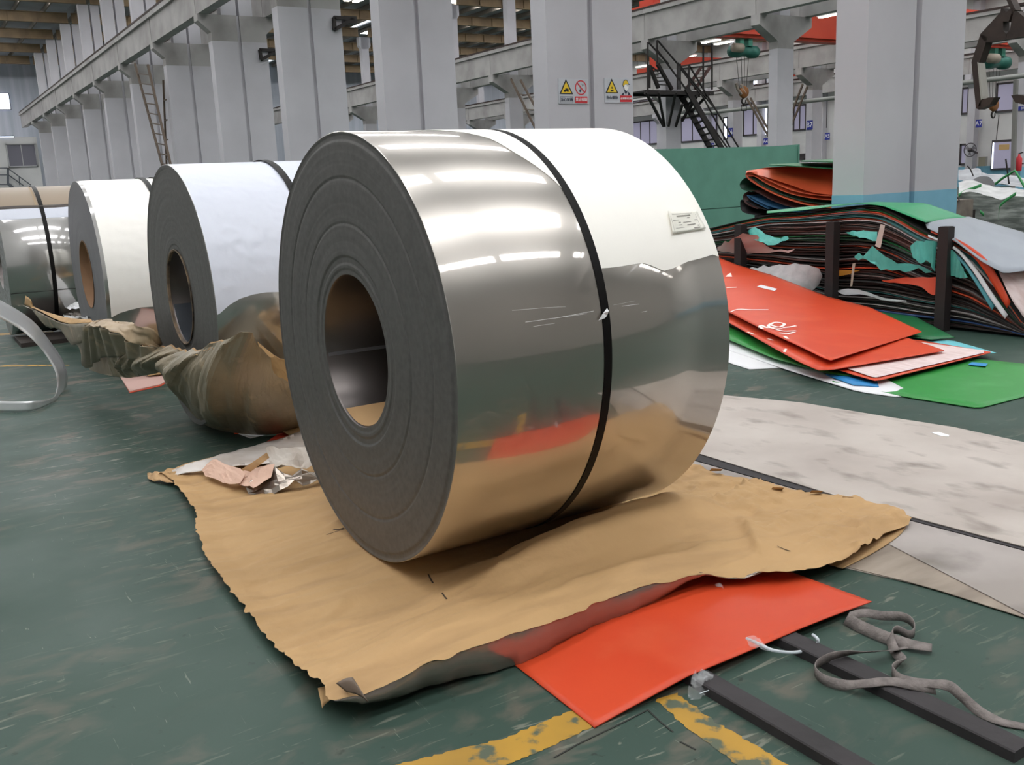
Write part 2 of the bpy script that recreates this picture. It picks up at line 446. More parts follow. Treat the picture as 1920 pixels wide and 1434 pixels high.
def beam(label, y0, y1, z0, z1, side, xa, xb, k0, k1):
    t = thing('crane_beam', label, 'beam', ((xa + xb) / 2, (y0 + y1) / 2, z0))
    b0 = None
    for k in range(k0, k1):
        x = -6.95 - 6.02 * k - 0.21
        if b0 is None:
            m = MB().box((x - 6.01, y0, z0), (x, y1, z1 - 0.16)); m.box((x - 6.02, y0 - 0.09, z1 - 0.16), (x, y1 + 0.09, z1))
            m.box((x - 0.45, y0 - 0.015, z0), (x - 0.02, y0, z1 - 0.16))
            b0 = m.build('beam_segment', M_BARE, t); xr = x
        else:
            c = b0.copy(); COL.objects.link(c); c.parent = t; c.location.x += x - xr
    ym = (y0 + y1) / 2
    m = MB().box((xa, ym - 0.18, z1), (xb, ym + 0.18, z1 + 0.03)); m.box((xa, ym - 0.03, z1 + 0.03), (xb, ym + 0.03, z1 + 0.14))
    m.box((xa, y0 - 0.1, z1), (xb, y0 - 0.02, z1 + 0.07))
    m.build('rail', M_RAIL, t)
    return t
beam('dirty white concrete crane beam running along the near left columns', 8.73, 9.06, 7.08, 8.08, 1, -79, 13, -3, 12)
beam('concrete crane beam on the far corbels of the near column row', 10.85, 11.18, 7.08, 8.08, 1, -79, 13, -3, 12)
beam('white concrete crane beam with dark rail on the second column row', 26.76, 27.12, 7.04, 8.2, 1, -79, -6, 0, 12)
beam('crane beam on the far side of the second column row', 29.05, 29.4, 7.04, 8.2, 1, -79, -6, 0, 12)
beam('white concrete crane beam on the far column row of blue B plates', 42.9, 43.26, 7.04, 8.2, 1, -79, -24, 3, 12)
beam('crane beam behind the far row of B plate columns', 45.15, 45.5, 7.04, 8.2, 1, -79, -24, 3, 12)
beam('crane beam along the far outer wall', 58.7, 59.05, 7.04, 8.2, 1, -79, -24, 3, 12)
pl = None
for k in range(3, 13):
    x = -6.95 - 6.02 * k
    m = MB().box((x - 0.45, 59.15, 0), (x + 0.05, 59.65, 11.5)); m.prism([(x - 0.42, 59.15, 6.2), (x - 0.42, 58.6, 6.7), (x - 0.42, 58.6, 7.04), (x - 0.42, 59.15, 7.04)], (0.42, 0, 0))
    m.build('pilaster', M_CONC, wf)

# painted floor lines
M_YEL = mat('worn_yellow_paint', (178, 136, 46), 0.6, rgb2=(156, 120, 46), scale=3, rgb3=(80, 88, 72), scale3=11, mix3=(0.53, 0.6))
def line(n, pts):
    q = [PZ(x, y, 0.0012) for x, y in pts]
    struct(MB().prism(q, (0, 0, 0.0006)).build('trim_%d' % n, M_YEL))
def roughline(n, A, B, seed):
    """A, B: the two long borders in the picture; wavy worn borders on the floor"""
    N = 40; r = random.Random(seed)
    a = [poly([PZ(x, y) for x, y in A], i / N) for i in range(N + 1)]; b = [poly([PZ(x, y) for x, y in B], i / N) for i in range(N + 1)]
    G = []
    for p, q in zip(a, b):
        j1, j2 = r.uniform(-.006, .006), r.uniform(-.006, .006); d = (q - p).normalized()
        G.append([p + d * j1 + Vector((0, 0, .0015)), q + d * j2 + Vector((0, 0, .0015))])
    m = MB().grid(G, smooth=False)
    struct(m.build('trim_%d' % n, M_YEL))
roughline(1, [(720, 1440), (950, 1383), (1071, 1332)], [(860, 1470), (983, 1422), (1125, 1357)], 1)
roughline(2, [(1228, 1312), (1300, 1375), (1364, 1420), (1420, 1470)], [(1268, 1300), (1345, 1356), (1452, 1420), (1530, 1460)], 2)
roughline(3, [(-20, 626), (100, 620)], [(-20, 630), (100, 623)], 3)
roughline(4, [(-20, 685), (60, 684), (130, 684)], [(-20, 688), (60, 687), (130, 686)], 4)
m = MB()
for pts in ([(1040, 1420), (1085, 1395), (1130, 1372), (1175, 1352), (1215, 1330)], [(1215, 1330), (1240, 1352), (1262, 1372)], [(1278, 1390), (1305, 1405)]):
    q = [PZ(x + rnd.uniform(-3, 3), y, 0.002) for x, y in pts]
    for a, b in zip(q, q[1:]): m.bar(a, b, 0.005, 0.0008)
struct(m.build('trim_5', mat('crack', (46, 48, 44), 0.9)))
# ------------------------------------------------------------------ steel coils
def steel(name, rgb, r1, r2, mixf, bump=0.0):
    """bright annealed strip: a clear mirror lobe plus a wide hazy lobe"""
    m = bpy.data.materials.new(name); m.use_nodes = True; nt = m.node_tree; N = nt.nodes; L = nt.links
    a = N['Principled BSDF']; b = N.new('ShaderNodeBsdfPrincipled'); mx = N.new('ShaderNodeMixShader')
    for s, r in ((a, r1), (b, r2)):
        s.inputs['Base Color'].default_value = (*lin(rgb), 1); s.inputs['Metallic'].default_value = 1; s.inputs['Roughness'].default_value = r
    mx.inputs[0].default_value = mixf
    L.new(a.outputs[0], mx.inputs[1]); L.new(b.outputs[0], mx.inputs[2]); L.new(mx.outputs[0], N['Material Output'].inputs[0])
    return m
M_STEEL = steel('bright_steel_strip', (200, 194, 187), 0.05, 0.3, 0.62)
M_STEEL2 = steel('second_steel_strip', (200, 198, 196), 0.08, 0.35, 0.5)
M_EDGE = mat('slit_edge_steel', (116, 114, 112), 0.55, 0.7, rgb2=(106, 104, 102), scale=40)
M_EDGE2 = mat('pale_slit_edge', (140, 138, 142), 0.5, 0.6)
M_BORE = mat('bore_steel', (104, 98, 96), 0.36, 0.9)
M_FILM = mat('white_film', (250, 246, 238), 0.45, bump=0.12, bscale=9)
M_FILMB = mat('white_film_cool', (206, 210, 222), 0.4, bump=0.3, bscale=9)
M_STRAP = mat('black_strapping', (16, 14, 14), 0.45, spec=.15)
M_TAG = mat('tag_paper', (236, 233, 222), 0.8)
M_INK = mat('grey_print', (150, 146, 138), 0.8)
def cyl(c, R, th, y): return Vector((c[0] + R * cos(th), y, c[2] + R * sin(th)))
def on_cyl(c, R, x, y):
    d = ray(x, y); o = EYE - Vector(c)
    A = d.x ** 2 + d.z ** 2; B = 2 * (o.x * d.x + o.z * d.z); Cc = o.x ** 2 + o.z ** 2 - R * R
    D = B * B - 4 * A * Cc
    t = (-B - sqrt(max(D, 0))) / 2 / A; p = EYE + d * t
    return atan2(p.z - c[2], p.x - c[0]), p.y
def coil(label, cx, y0, R, W, ri, z0, edge, outer, seed, steps=()):
    t = thing('steel_coil', label, 'coil', (cx, y0 + W / 2, z0)); c = (cx, 0, z0 + R); r = random.Random(seed)
    prof = []; rad = R; n = 110; off = 0.0
    for i in range(n + 1):
        q = lerp(R - 0.002, ri + 0.004, i / n)
        for (sr, so) in steps:
            if abs(q / R - sr) < 0.5 * (1 - ri / R) / n: off += so
        off = max(-0.006, min(0.008, off + r.uniform(-.0004, .0004)))
        prof.append((q, y0 + off))
    m = MB()
    m.lathe(prof, c, 160, 0, True)
    m.lathe([(prof[-1][0], prof[-1][1]), (ri, prof[-1][1] + 0.006), (ri, y0 + W - 0.004), (ri + 0.004, y0 + W)], c, 128, 1)
    m.lathe([(ri + 0.004, y0 + W), (R - 0.001, y0 + W)], c, 128, 0, False)
    m.build('winding', [edge, M_BORE], t)
    m = MB().lathe([(R - 0.003, y0 - 0.0005), (R, y0 + 0.0015), (R, y0 + W - 0.0015), (R - 0.003, y0 + W + 0.0005)], c, 256, 0)
    m.build('outer_wrap', outer, t)
    return t, c
def strap(t, c, R, y, wd=0.032, m=None, tilt=0.0, name='strapping_band'):
    mb = MB(); n = 160
    G = []
    for k in range(n + 1):
        a = 2 * pi * k / n; yy = y + tilt * sin(a)
        G.append([cyl(c, R + 0.0035, a, yy + wd / 2), cyl(c, R + 0.0035, a, yy - wd / 2)])
    mb.grid(G); 
    mb.add([], [])
    mb.grid([[p + Vector((0, 0, 0)) for p in (cyl(c, R + 0.0005, 2 * pi * k / n, y + tilt * sin(2 * pi * k / n) + s * wd / 2), cyl(c, R + 0.0035, 2 * pi * k / n, y + tilt * sin(2 * pi * k / n) + s * wd / 2))][::s] for k in range(n + 1) for s in (1,)])
    mb.grid([[cyl(c, R + 0.0035, 2 * pi * k / n, y + tilt * sin(2 * pi * k / n) - wd / 2), cyl(c, R + 0.0005, 2 * pi * k / n, y + tilt * sin(2 * pi * k / n) - wd / 2)] for k in range(n + 1)])
    return mb.build(name, m or M_STRAP, t)
def film(t, c, R, y1, left, low, back, m, wr, seed, nu=60, nv=110, name='protective_film'):
    """left: (theta, y) list, theta falling; low: (y, theta) list; wr: wrinkle height by (theta, y)"""
    lt = sorted(left); lo = sorted(low); G = []
    for i in range(nv + 1):
        v = i / nv; row = []
        for j in range(nu + 1):
            u = j / nu; th = back; y = y1
            for _ in range(4):
                tl = interp([a for a, b in lo], [b for a, b in lo], y); th = lerp(back, tl, v)
                y = lerp(interp([a for a, b in lt], [b for a, b in lt], th), y1, u)
            g = wr(th, y); edge = min(1, min(v, 1 - v, u, 1 - u) * 14) if name == 'protective_film' else 1
            row.append(cyl(c, R + 0.0015 + 0.0006 * edge + max(0, g) * edge, th, y))
        G.append(row)
    return MB().grid(G).build(name, m, t)

# the polished coil in the foreground
CX, CY, CR, CW, CI, CZ = -3.619, 1.506, 0.88, 1.266, 0.3145, 0.0395
coilA, cA = coil('largest polished steel coil in the foreground with a half-covering white film', CX, CY, CR, CW, CI, CZ, M_EDGE, M_STEEL, 3,
                 [(0.985, .003), (0.955, -.004), (0.80, .003), (0.79, -.003), (0.60, .0025), (0.585, -.003), (0.44, .004), (0.41, -.003), (0.385, .003)])
oc = lambda x, y: on_cyl(cA, CR + 0.0025, x, y)
sp = [oc(x, y) for x, y in ((1012, 290), (1050, 330), (1078, 385), (1103, 440), (1121, 500), (1135, 590), (1140, 650), (1136, 720), (1122, 800), (1098, 880), (1066, 940))]
SY = sum(q[1] for q in sp) / len(sp)
print('strap y', [round(q[1], 3) for q in sp], SY)
strap(coilA, cA, CR, SY, 0.034, tilt=.022)
low = [oc(x, y)[::-1] for x, y in ((1122, 503), (1140, 502), (1160, 500), (1183, 496), (1205, 493), (1218, 496), (1245, 508), (1262, 503), (1290, 490), (1315, 484), (1337, 477), (1347, 481))]
low = [(CY, low[0][1] + 0.0)] + low
left = [oc(x, y) for x, y in ((1122, 503), (1106, 450), (1092, 412), (1062, 361), (1035, 334), (995, 304), (962, 284), (918, 259), (868, 247.5))]
left += [(left[-1][0] + .5, CY + 0.1), (3.6, CY + 0.3)]
left = [(a, min(b, SY + 0.005)) for a, b in left]
print('film left', [(round(a, 2), round(b, 2)) for a, b in left], 'low', [(round(a, 2), round(b, 2)) for a, b in low])
filmA = film(coilA, cA, CR, CY + CW - 0.001, left, low, 3.6, M_FILM, lambda th, y: 0.012 * max(0, .25 - abs(fbm(th * 6 + y * 2, y * 5 - th * 4, 2))) * ss(.9, .5, th) if th < 1.2 else 0.0, 5)
# shipping tag on the film, with its corners lifted
tagp = [oc(x, y) for x, y in ((1249, 399), (1305, 395), (1321, 430), (1259, 440))]
G = []
for i in range(9):
    r_ = []
    for j in range(9):
        u, v = j / 8, i / 8
        th = lerp(lerp(tagp[0][0], tagp[1][0], u), lerp(tagp[3][0], tagp[2][0], u), v); y = lerp(lerp(tagp[0][1], tagp[1][1], u), lerp(tagp[3][1], tagp[2][1], u), v)
        lift = 0.006 + 0.012 * max(0, (1 - u) * 1.2 - .7 + .3 * (1 - v)) + 0.012 * max(0, u + v - 1.5)
        r_.append(cyl(cA, CR + lift, th, y))
    G.append(r_)
tg = MB().grid(G, 0.0006).build('shipping_tag', M_TAG, coilA)
tb = bvh(tg); m = MB()
def tagpt(u, v):
    a = (1249 + (1305 - 1249) * u, 399 - 4 * u); b = (1259 + 62 * u, 440 - 10 * u); return (lerp(a[0], b[0], v), lerp(a[1], b[1], v))
for v in (.1, .93): ribbon_on(m, tb, [tagpt(u / 6, v) for u in range(1, 6)], .0012, .001)
for u in (.12, .92): ribbon_on(m, tb, [tagpt(u, v / 6) for v in range(1, 6)], .0012, .001)
for v, a, b, wd in ((.2, .3, .75, .006), (.32, .62, .7, .005), (.38, .15, .35, .002), (.5, .3, .38, .004), (.52, .45, .7, .003), (.62, .3, .4, .003), (.66, .55, .8, .0045), (.75, .18, .45, .002), (.85, .72, .9, .006), (.46, .82, .9, .004), (.75, .85, .9, .005)):
    ribbon_on(m, tb, [tagpt(lerp(a, b, k / 5), v) for k in range(6)], wd, .001)
pr = m.build('printed_lines', M_INK, tg); pr['kind'] = 'stuff'
# scrap of clear tape by the strap
m = MB(); pts = [cyl(cA, CR + .006 + h, *oc(x, y)) for x, y, h in ((1121, 601, 0), (1127, 588, .008), (1136, 578, .004), (1137, 584, .012), (1136, 592, .004), (1130, 597, .01))]
m.add(pts, [(0, 1, 5), (1, 2, 3), (1, 3, 4), (1, 4, 5)]); m.build('tape_scrap', mat('clear_tape', (220, 220, 222), 0.15, spec=0.8), coilA)
# scratches on the skin
ta = bvh([o for o in coilA.children if o.name.startswith('outer_wrap')][0]); m = MB()
for pts, wd in (([(985, 604), (1050, 595), (1113, 583)], .0014), ([(1000, 612), (1040, 606)], .001), ([(1060, 594), (1100, 588)], .001), ([(1166, 574), (1198, 570)], .0016), ([(1203, 585), (1213, 583)], .0014), ([(960, 582), (1020, 577), (1060, 575)], .0008), ([(1150, 572), (1190, 564)], .0007)):
    ribbon_on(m, ta, pts, wd, .0006)
m.build('scratch', mat('bright_scratch', (245, 245, 245), 0.5, 0.2), coilA)

m = MB(); m.grid([[Vector((cA[0] + .3125 * cos(a), y, cA[2] + .3125 * sin(a))) for y in (1.52, 1.6, 1.72 + .25 * (a + 2.5))] for a in [lerp(-2.1, -1.15, i / 10) for i in range(11)]])
m.build('tan_bore_arc', mat('tan_bore_arc', (196, 158, 112), .8), coilA)  # tan arc along the lower wall of the bore
m = MB(); m.grid([[Vector((cA[0] + .313 * cos(a), y, cA[2] + .313 * sin(a))) for y in (1.52, 1.9, 2.7)] for a in [lerp(-3.0, -2.95, i / 2) for i in range(3)]]); m.build('bore_lap', mat('bore_lap', (190, 190, 196), .3, .8), coilA)
# second coil: cool white film over most of its skin
coilB, cB = coil('second coil in the row, fully covered by wrinkled cool white film', -6.6, 1.535, .872, 1.25, .317, 0.045, M_EDGE, M_STEEL2, 5, [(0.97, .002), (.4, .003)])
ocB = lambda x, y: on_cyl(cB, .876, x, y)
low = [ocB(x, y)[::-1] for x, y in ((410, 590), (430, 572), (450, 560), (475, 552), (500, 548), (530, 547), (560, 552))]
low += [(2.79, low[-1][1] - .05)]
def wrB(th, y):
    a = ss(1.25, .8, th)
    n = abs(fbm(th * 7 + y * 2.5, y * 5 - th * 2, 1)); m2 = abs(fbm(th * 14 - y * 4, y * 9, 4))
    return a * (0.014 * max(0, .35 - n) + 0.009 * max(0, .3 - m2))
film(coilB, cB, .872, 1.535 + 1.249, [(-.6, 1.537), (3.5, 1.537)], low, 3.4, M_FILMB, wrB, 4, 90, 160)
strap(coilB, cB, .883, ocB(535, 335)[1], .046)
m = MB()
m.lathe([(.322, 1.531), (.317, 1.529), (.309, 1.533), (.309, 1.55)], cB, 64, 0, False); m.build('core_lip', mat('torn_card', (150, 128, 104), 0.9, rgb2=(80, 72, 66), scale=14), coilB)
m = MB()
th0 = -.75 - pi / 2
G = [[Vector((cB[0] + .312 * cos(a), y, cB[2] + .312 * sin(a))) for y in (1.56, 2.1, 2.77)] for a in [lerp(-2.9, -1.5, i / 16) for i in range(17)]]
m.grid(G); m.build('bore_sheet', mat('bore_sheet_steel', (176, 184, 196), 0.2, 0.9), coilB)

# third coil: warm white film
coilC, cC = coil('third coil in the row, pale rimmed and covered by bright warm film', -9.72, 1.44, .86, 1.25, .315, 0.045, M_EDGE2, M_STEEL2, 6)
ocC = lambda x, y: on_cyl(cC, .864, x, y)
low = [ocC(x, y)[::-1] for x, y in ((206, 597), (225, 587), (245, 581), (262, 577), (285, 575))]
low += [(2.69, low[-1][1] - .1)]
film(coilC, cC, .86, 1.44 + 1.249, [(-1, 1.475), (.5, 1.47), (3.5, 1.47)], low, 3.4, M_FILM, lambda th, y: .014 * max(0, .3 - abs(fbm(th * 12, y * 2.2, 3))) * ss(1.0, .7, th), 4, 50, 110)
strap(coilC, cC, .871, ocC(273, 341)[1], .046); strap(coilC, cC, .871, ocC(273, 341)[1] + .12, .046)
m = MB()
m.lathe([(.319, 1.436), (.315, 1.434), (.306, 1.438), (.306, 2.65)], cC, 64, 0, True); m.build('core_tube', mat('brown_card_tube', (150, 116, 88), 0.9), coilC)

# fourth coil at the left edge
coilD, cD = coil('fourth coil at the left edge, bare steel with a dark seam along its top', -12.95, 0.97, .87, .9, .31, 0.04, mat('foil_edge', (190, 190, 192), 0.35, 0.7, rgb2=(120, 112, 108), scale=30), M_STEEL2, 8)
ocD = lambda x, y: on_cyl(cD, .874, x, y)
ys = ocD(75, 380)[1]
strap(coilD, cD, .876, ys, .044)
thA = ocD(60, 390)[0]; thB = ocD(60, 409)[0]
film(coilD, cD, .87, .97 + .898, [(-1, .972), (3, .972)], [(.9, thB), (2, thB - .01)], thA, M_FILMB, lambda th, y: 0, 4, 8, 10, 'film_strip')
m = MB(); G = []
for i in range(13):
    y = .97 + .9 * i / 12
    a = thA + .01 * sin(i * .6)
    G.append([cyl(cD, .872, a, y), cyl(cD, .885, a + .035, y), cyl(cD, .872, a + .05, y)])
m.grid(G); m.build('seam_flap', mat('seam_dark', (70, 62, 58), 0.6), coilD)
m = MB(); m.grid([[cyl(cD, .8715, lerp(thA + .05, 3.3, i / 40), y) for y in (.972, 1.4, 1.868)] for i in range(41)]); m.build('tan_outer_skin', mat('tan_satin_steel', (134, 120, 104), .42, .6), coilD)
m = MB(); a0, a1 = thA + .06, thA + .9
ky = ocD(50, 350)[1]
m.grid([[cyl(cD, .873, lerp(a0, a1, i / 12), ky + .02), cyl(cD, .873, lerp(a0, a1, i / 12), ky)] for i in range(13)]); m.build('paper_strap', mat('beige_tape', (150, 130, 104), 0.8), coilD)
m = MB(); m.bar(cyl(cD, .874, ocD(60, 548)[0], .975), cyl(cD, .874, ocD(60, 548)[0], 1.86), .008, .004); m.build('lap_edge', M_BLACKSTEEL, coilD)
# ------------------------------------------------------------------ kraft wrapping sheets
M_KRAFT = mat('kraft_paper', (188, 153, 108), 0.72, rgb2=(176, 142, 99), scale=1.6, detail=6, rgb3=(152, 120, 84), scale3=1.6, mix3=(0.5, 0.85), stretch3=(4, .8, 1), bump=0.35, bscale=16, spec=0.3)  # darker rgb3 streaks paint wrinkle shading into the paper colour
M_FOIL = mat('coated_paper_back', (170, 158, 148), 0.24, 0.75, rgb2=(150, 140, 130), scale=3, bump=0.2, bscale=14)
M_FOILG = mat('green_grey_coated_back', (156, 142, 120), 0.42, 0.0, rgb2=(124, 116, 98), scale=2.5, rgb3=(182, 160, 132), scale3=5, mix3=(.58, .7), bump=0.3, bscale=12)
M_TORN = mat('torn_kraft_edge', (196, 160, 116), 0.85, rgb2=(160, 128, 92), scale=12)

def W(p):
    x, y, k, v = p
    return PX(x, y, v) if k == 'X' else PY(x, y, v) if k == 'Y' else PZ(x, y, v)
def sheet_grid(A, B, nu=24, nv=10, bulge=None, curve=True, wob=0.0, wf=6.0, seed=0.0):
    a = [W(p) if isinstance(p, tuple) and len(p) == 4 else Vector(p) for p in A]; b = [W(p) if isinstance(p, tuple) and len(p) == 4 else Vector(p) for p in B]
    if curve: a = smooth_pl(a, 6); b = smooth_pl(b, 6)
    G = []
    for i in range(nv + 1):
        v = i / nv; row = []
        for j in range(nu + 1):
            u = j / nu; p = poly(a, u).lerp(poly(b, u), v)
            if bulge: p = p + Vector(bulge(u, v))
            if wob: p = p + Vector((0, 0, wob * fbm(p.x * wf + seed, p.y * wf, p.z * wf)))
            row.append(p)
        G.append(row)
    return G

FRONT = [(-2.50, .87), (-2.45, .97), (-2.44, 1.25), (-2.44, 1.6), (-2.47, 2.0), (-2.45, 2.35), (-2.36, 2.55), (-2.30, 2.68), (-2.29, 2.85), (-2.31, 3.05), (-2.40, 3.38), (-2.43, 3.58)]
LEFT = [(-2.50, .87), (-2.6, .90), (-2.7, .885), (-2.92, .89), (-3.13, .885), (-3.44, .895), (-3.88, .91), (-4.3, .95), (-4.59, 1.03), (-5.3, 1.08), (-5.5, 1.05)]
RIGHT = [(-2.43, 3.58), (-2.59, 3.68), (-2.8, 3.63), (-3.14, 3.5), (-3.3, 3.52), (-3.48, 3.46), (-3.67, 3.44), (-5.6, 3.35)]
BACK = [(-5.5, 1.05), (-5.62, 1.2), (-5.66, 1.31), (-5.7, 1.6), (-5.8, 2.0), (-5.6, 3.35)]
v2 = lambda L: [Vector((a, b, 0)) for a, b in L]
FRONT, LEFT, RIGHT, BACK = v2(FRONT), v2(LEFT), v2(RIGHT), v2(BACK)
ta_, tb_ = PZ(1300, 957, .05), PZ(1414, 896, .04)
ca_, cb_ = PZ(1390, 975, .05), PZ(1427, 1050, .05)
def seg_d(a, b, p):
    d = (b - a).to_2d(); n = Vector((-d.y, d.x)).normalized(); q = (p - a).to_2d(); L = d.length
    return q.dot(n), q.dot(d) / L / L
def zpaper(X, Y):
    fx = ss(-3.12, -2.55, X)
    z = .022 + fx * interp([.86, .95, 1.3, 2.1, 2.5, 3.0, 3.6], [.035, .07, .105, .098, .055, .035, .015], Y)
    z += .16 * exp(-((X + 3.03 + .05 * (Y - 2)) / .17) ** 2) * ss(1.25, 2.3, Y) * (1 - .9 * ss(2.72, 3.1, Y))
    z += .035 * exp(-((X + 2.62) / .1) ** 2 - ((Y - 2.3) / .45) ** 2)
    z += .02 * exp(-((X + 4.5) / .3) ** 2) * (1 - ss(1.0, 1.5, Y))
    w = .016 * fbm(X * 3.4 + .3 * Y, Y * 1.0, 3) + .009 * fbm(X * 8 + 1.5 * Y, Y * 2.4, 9)
    far = ss(2.85, 3.05, Y)
    c = abs(fbm(X * 3.6 + 4, Y * 3.6, 1)); c2 = abs(fbm(X * 7 + 2, Y * 7, 5))
    w = w * (1 - .5 * far) + far * (.045 * max(0, .33 - c) * 1.6 + .012 * max(0, .3 - c2))
    w += (1 - far) * .018 * max(0, .22 - abs(fbm(X * 3.2 + .6 * Y, Y * 1.0 + 7, 2))) * 2.6
    z += w
    P = Vector((X, Y, 0))
    d, t = seg_d(ta_, tb_, P)
    if -.2 < t < 1.02 and d < 0: z += .024 * exp(d / .09) * ss(-.2, .1, t)
    d, t = seg_d(ca_, cb_, P)
    if -.3 < t < 1.1: z += .035 * exp(-abs(d) / .06) * ss(-.3, .3, t) * (1 if d > 0 else exp(d / .02)) * (1 - ss(.8, 1.1, t))
    press = (1 - ss(.12, .42, abs(X + 3.62))) * (1 - ss(.0, .15, max(1.506 - Y, Y - 2.77)))
    z = lerp(z, .034, press)
    # stay clear of the coil
    dx = abs(X - CX)
    if 1.5 < Y < 2.78 and dx < CR:
        z = min(z, CZ + CR - sqrt(CR * CR - dx * dx) - .004)
    return max(z, .014)
G = []; NU, NV = 190, 210
for i in range(NU + 1):
    s = i / NU; row = []
    for j in range(NV + 1):
        t = j / NV
        f = poly(FRONT, t); b = poly(BACK, t); l = poly(LEFT, s); r = poly(RIGHT, s)
        p = f.lerp(b, s) + l.lerp(r, t) - (FRONT[0].lerp(FRONT[-1], t)).lerp(BACK[0].lerp(BACK[-1], t), s)
        e = min(s, 1 - s, t, 1 - t)
        if e < .02: p += Vector((.012 * noise.noise(Vector((p.x * 22, p.y * 22, 0))), .014 * noise.noise(Vector((p.x * 26, p.y * 26, 5))), 0)) * (1 - e / .02)
        z = zpaper(p.x, p.y)
        el = max(0, 1 - t / .05)
        z += .022 * el * (1 if s > .02 else .3)
        row.append((p.x, p.y, z))
    G.append(row)
paperA = thing('wrapping_paper', 'large crumpled tan kraft sheet spread under the largest polished coil', 'paper', (-3.9, 2.2, 0))
pm = MB().grid(G)
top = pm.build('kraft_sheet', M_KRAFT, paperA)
# shiny hem turned under along the front
Gh = []
for j in range(61):
    t = lerp(.012, .62, j / 60); q = G[0][int(t * NV)]; k = sin(pi * min(1, j / 52)) ** .5 if j < 52 else 0
    zt = q[2] - .003; zb = lerp(zt - .004, .006, k); 
    Gh.append([Vector((lerp(q[0] - .004, q[0] - .03 + .012 * sin(j * .35), v) + .014 * sin(v * pi), q[1] + .01 * v, lerp(zt, zb, v) + .003 * fbm(q[1] * 9, v * 4))) for v in (0, .2, .4, .6, .8, 1)])
MB().grid(Gh).build('foil_hem', M_FOIL, paperA)
# curled torn corner
m = MB(); P = lambda x, y, z: PZ(x, y, z)
m.grid(sheet_grid([(630, 1281, 'z', .125), (647, 1272, 'z', .14), (662, 1270, 'z', .145)], [(650, 1297, 'z', .11), (672, 1303, 'z', .115), (691, 1316, 'z', .115)], 8, 5), .001).build('torn_curl', mat('dark_paper_back', (96, 80, 66), .45), paperA)
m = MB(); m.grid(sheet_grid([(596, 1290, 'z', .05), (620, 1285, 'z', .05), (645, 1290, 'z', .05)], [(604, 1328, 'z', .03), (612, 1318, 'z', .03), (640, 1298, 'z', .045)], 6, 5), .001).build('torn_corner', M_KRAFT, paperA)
# layers showing below the right-hand edge
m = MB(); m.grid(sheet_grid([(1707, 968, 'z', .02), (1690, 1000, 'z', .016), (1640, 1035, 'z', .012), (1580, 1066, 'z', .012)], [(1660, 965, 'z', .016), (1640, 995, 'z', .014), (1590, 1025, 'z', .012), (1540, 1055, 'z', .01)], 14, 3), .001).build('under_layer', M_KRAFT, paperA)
m = MB()
for x, y in ((1457, 915), (1530, 921), (1588, 933), (1342, 880)):
    m.add([PZ(x - 12, y + 3, .035), PZ(x + 10, y + 3, .035), PZ(x + 13, y - 1, .06), PZ(x - 8, y - 2, .055)], [(0, 1, 2, 3)])
tn = m.build('torn_tab', M_TORN, paperA); tn['kind'] = 'stuff'
# back flap folded silver side up, left of the coil
m = MB(); m.grid(sheet_grid([(313, 886, 'z', .02), (322, 881, 'z', .03), (372, 863, 'z', .1), (450, 843, 'z', .07), (575, 806, 'z', .04)], [(322, 897, 'z', .03), (340, 890, 'z', .04), (385, 880, 'z', .06), (470, 872, 'z', .05), (600, 858, 'z', .04)], 20, 6, wob=.008, wf=8), .001).build('folded_flap', mat('silver_paper', (205, 198, 192), 0.45, 0.15, rgb2=(180, 168, 158), scale=5, bump=.3, bscale=14), paperA)
m = MB(); m.grid(sheet_grid([(276, 886, 'z', .03), (290, 884, 'z', .045), (318, 886, 'z', .05)], [(277, 898, 'z', .015), (300, 902, 'z', .02), (325, 905, 'z', .03)], 8, 4, wob=.012, wf=22), .001).build('torn_tab', M_TORN, paperA)
# dark tears printed by folding
tk = bvh(top); m = MB()
for pts, wd in (([(803, 1077), (807, 1085), (812, 1094)], .007), ([(829, 1112), (833, 1118), (838, 1124)], .006), ([(612, 1003), (630, 997), (646, 992)], .006), ([(625, 993), (636, 993), (645, 990)], .012), ([(1457, 1024), (1470, 1030), (1482, 1034)], .005)):
    ribbon_on(m, tk, pts, wd, .002)
tr_ = m.build('tear', mat('tear_dark', (60, 46, 34), 0.9), paperA); tr_['kind'] = 'stuff'

# loose scraps on the back left of the sheet
M_PINK = mat('pinkish_card', (214, 178, 158), 0.8)
sc = thing('paper_scrap', 'crumpled pinkish brown paper scraps lying left of the largest coil', 'paper', tuple(PZ(480, 900, .03)))
def flap(parent, name, m_, A, B, **k): return MB().grid(sheet_grid(A, B, 10, 6, **k), .0015, smooth=False).build(name, m_, parent)
flap(sc, 'pink_card', M_PINK, [(378, 880, 'z', .06), (400, 858, 'z', .13), (460, 885, 'z', .12)], [(386, 893, 'z', .05), (430, 907, 'z', .07), (452, 905, 'z', .08)], wob=.014, wf=16, curve=False)
flap(sc, 'pink_card', M_PINK, [(462, 878, 'z', .1), (490, 877, 'z', .12), (515, 870, 'z', .14)], [(440, 908, 'z', .06), (475, 915, 'z', .07), (508, 895, 'z', .1)], wob=.014, wf=16, curve=False)
flap(sc, 'kraft_fold', M_TORN, [(452, 880, 'z', .13), (480, 862, 'z', .17), (500, 848, 'z', .2)], [(470, 884, 'z', .11), (492, 868, 'z', .15), (505, 858, 'z', .17)])
sw = thing('white_paper_scrap', 'crumpled white paper scrap beside the rim of the largest coil', 'paper', tuple(PZ(550, 860, .03)))
flap(sw, 'crumpled_sheet', mat('dull_white_paper', (214, 208, 200), 0.75, rgb2=(190, 178, 166), scale=6), [(500, 850, 'z', .16), (535, 842, 'z', .19), (590, 840, 'z', .16)], [(512, 885, 'z', .1), (545, 878, 'z', .12), (600, 872, 'z', .1)], wob=.05, wf=9)
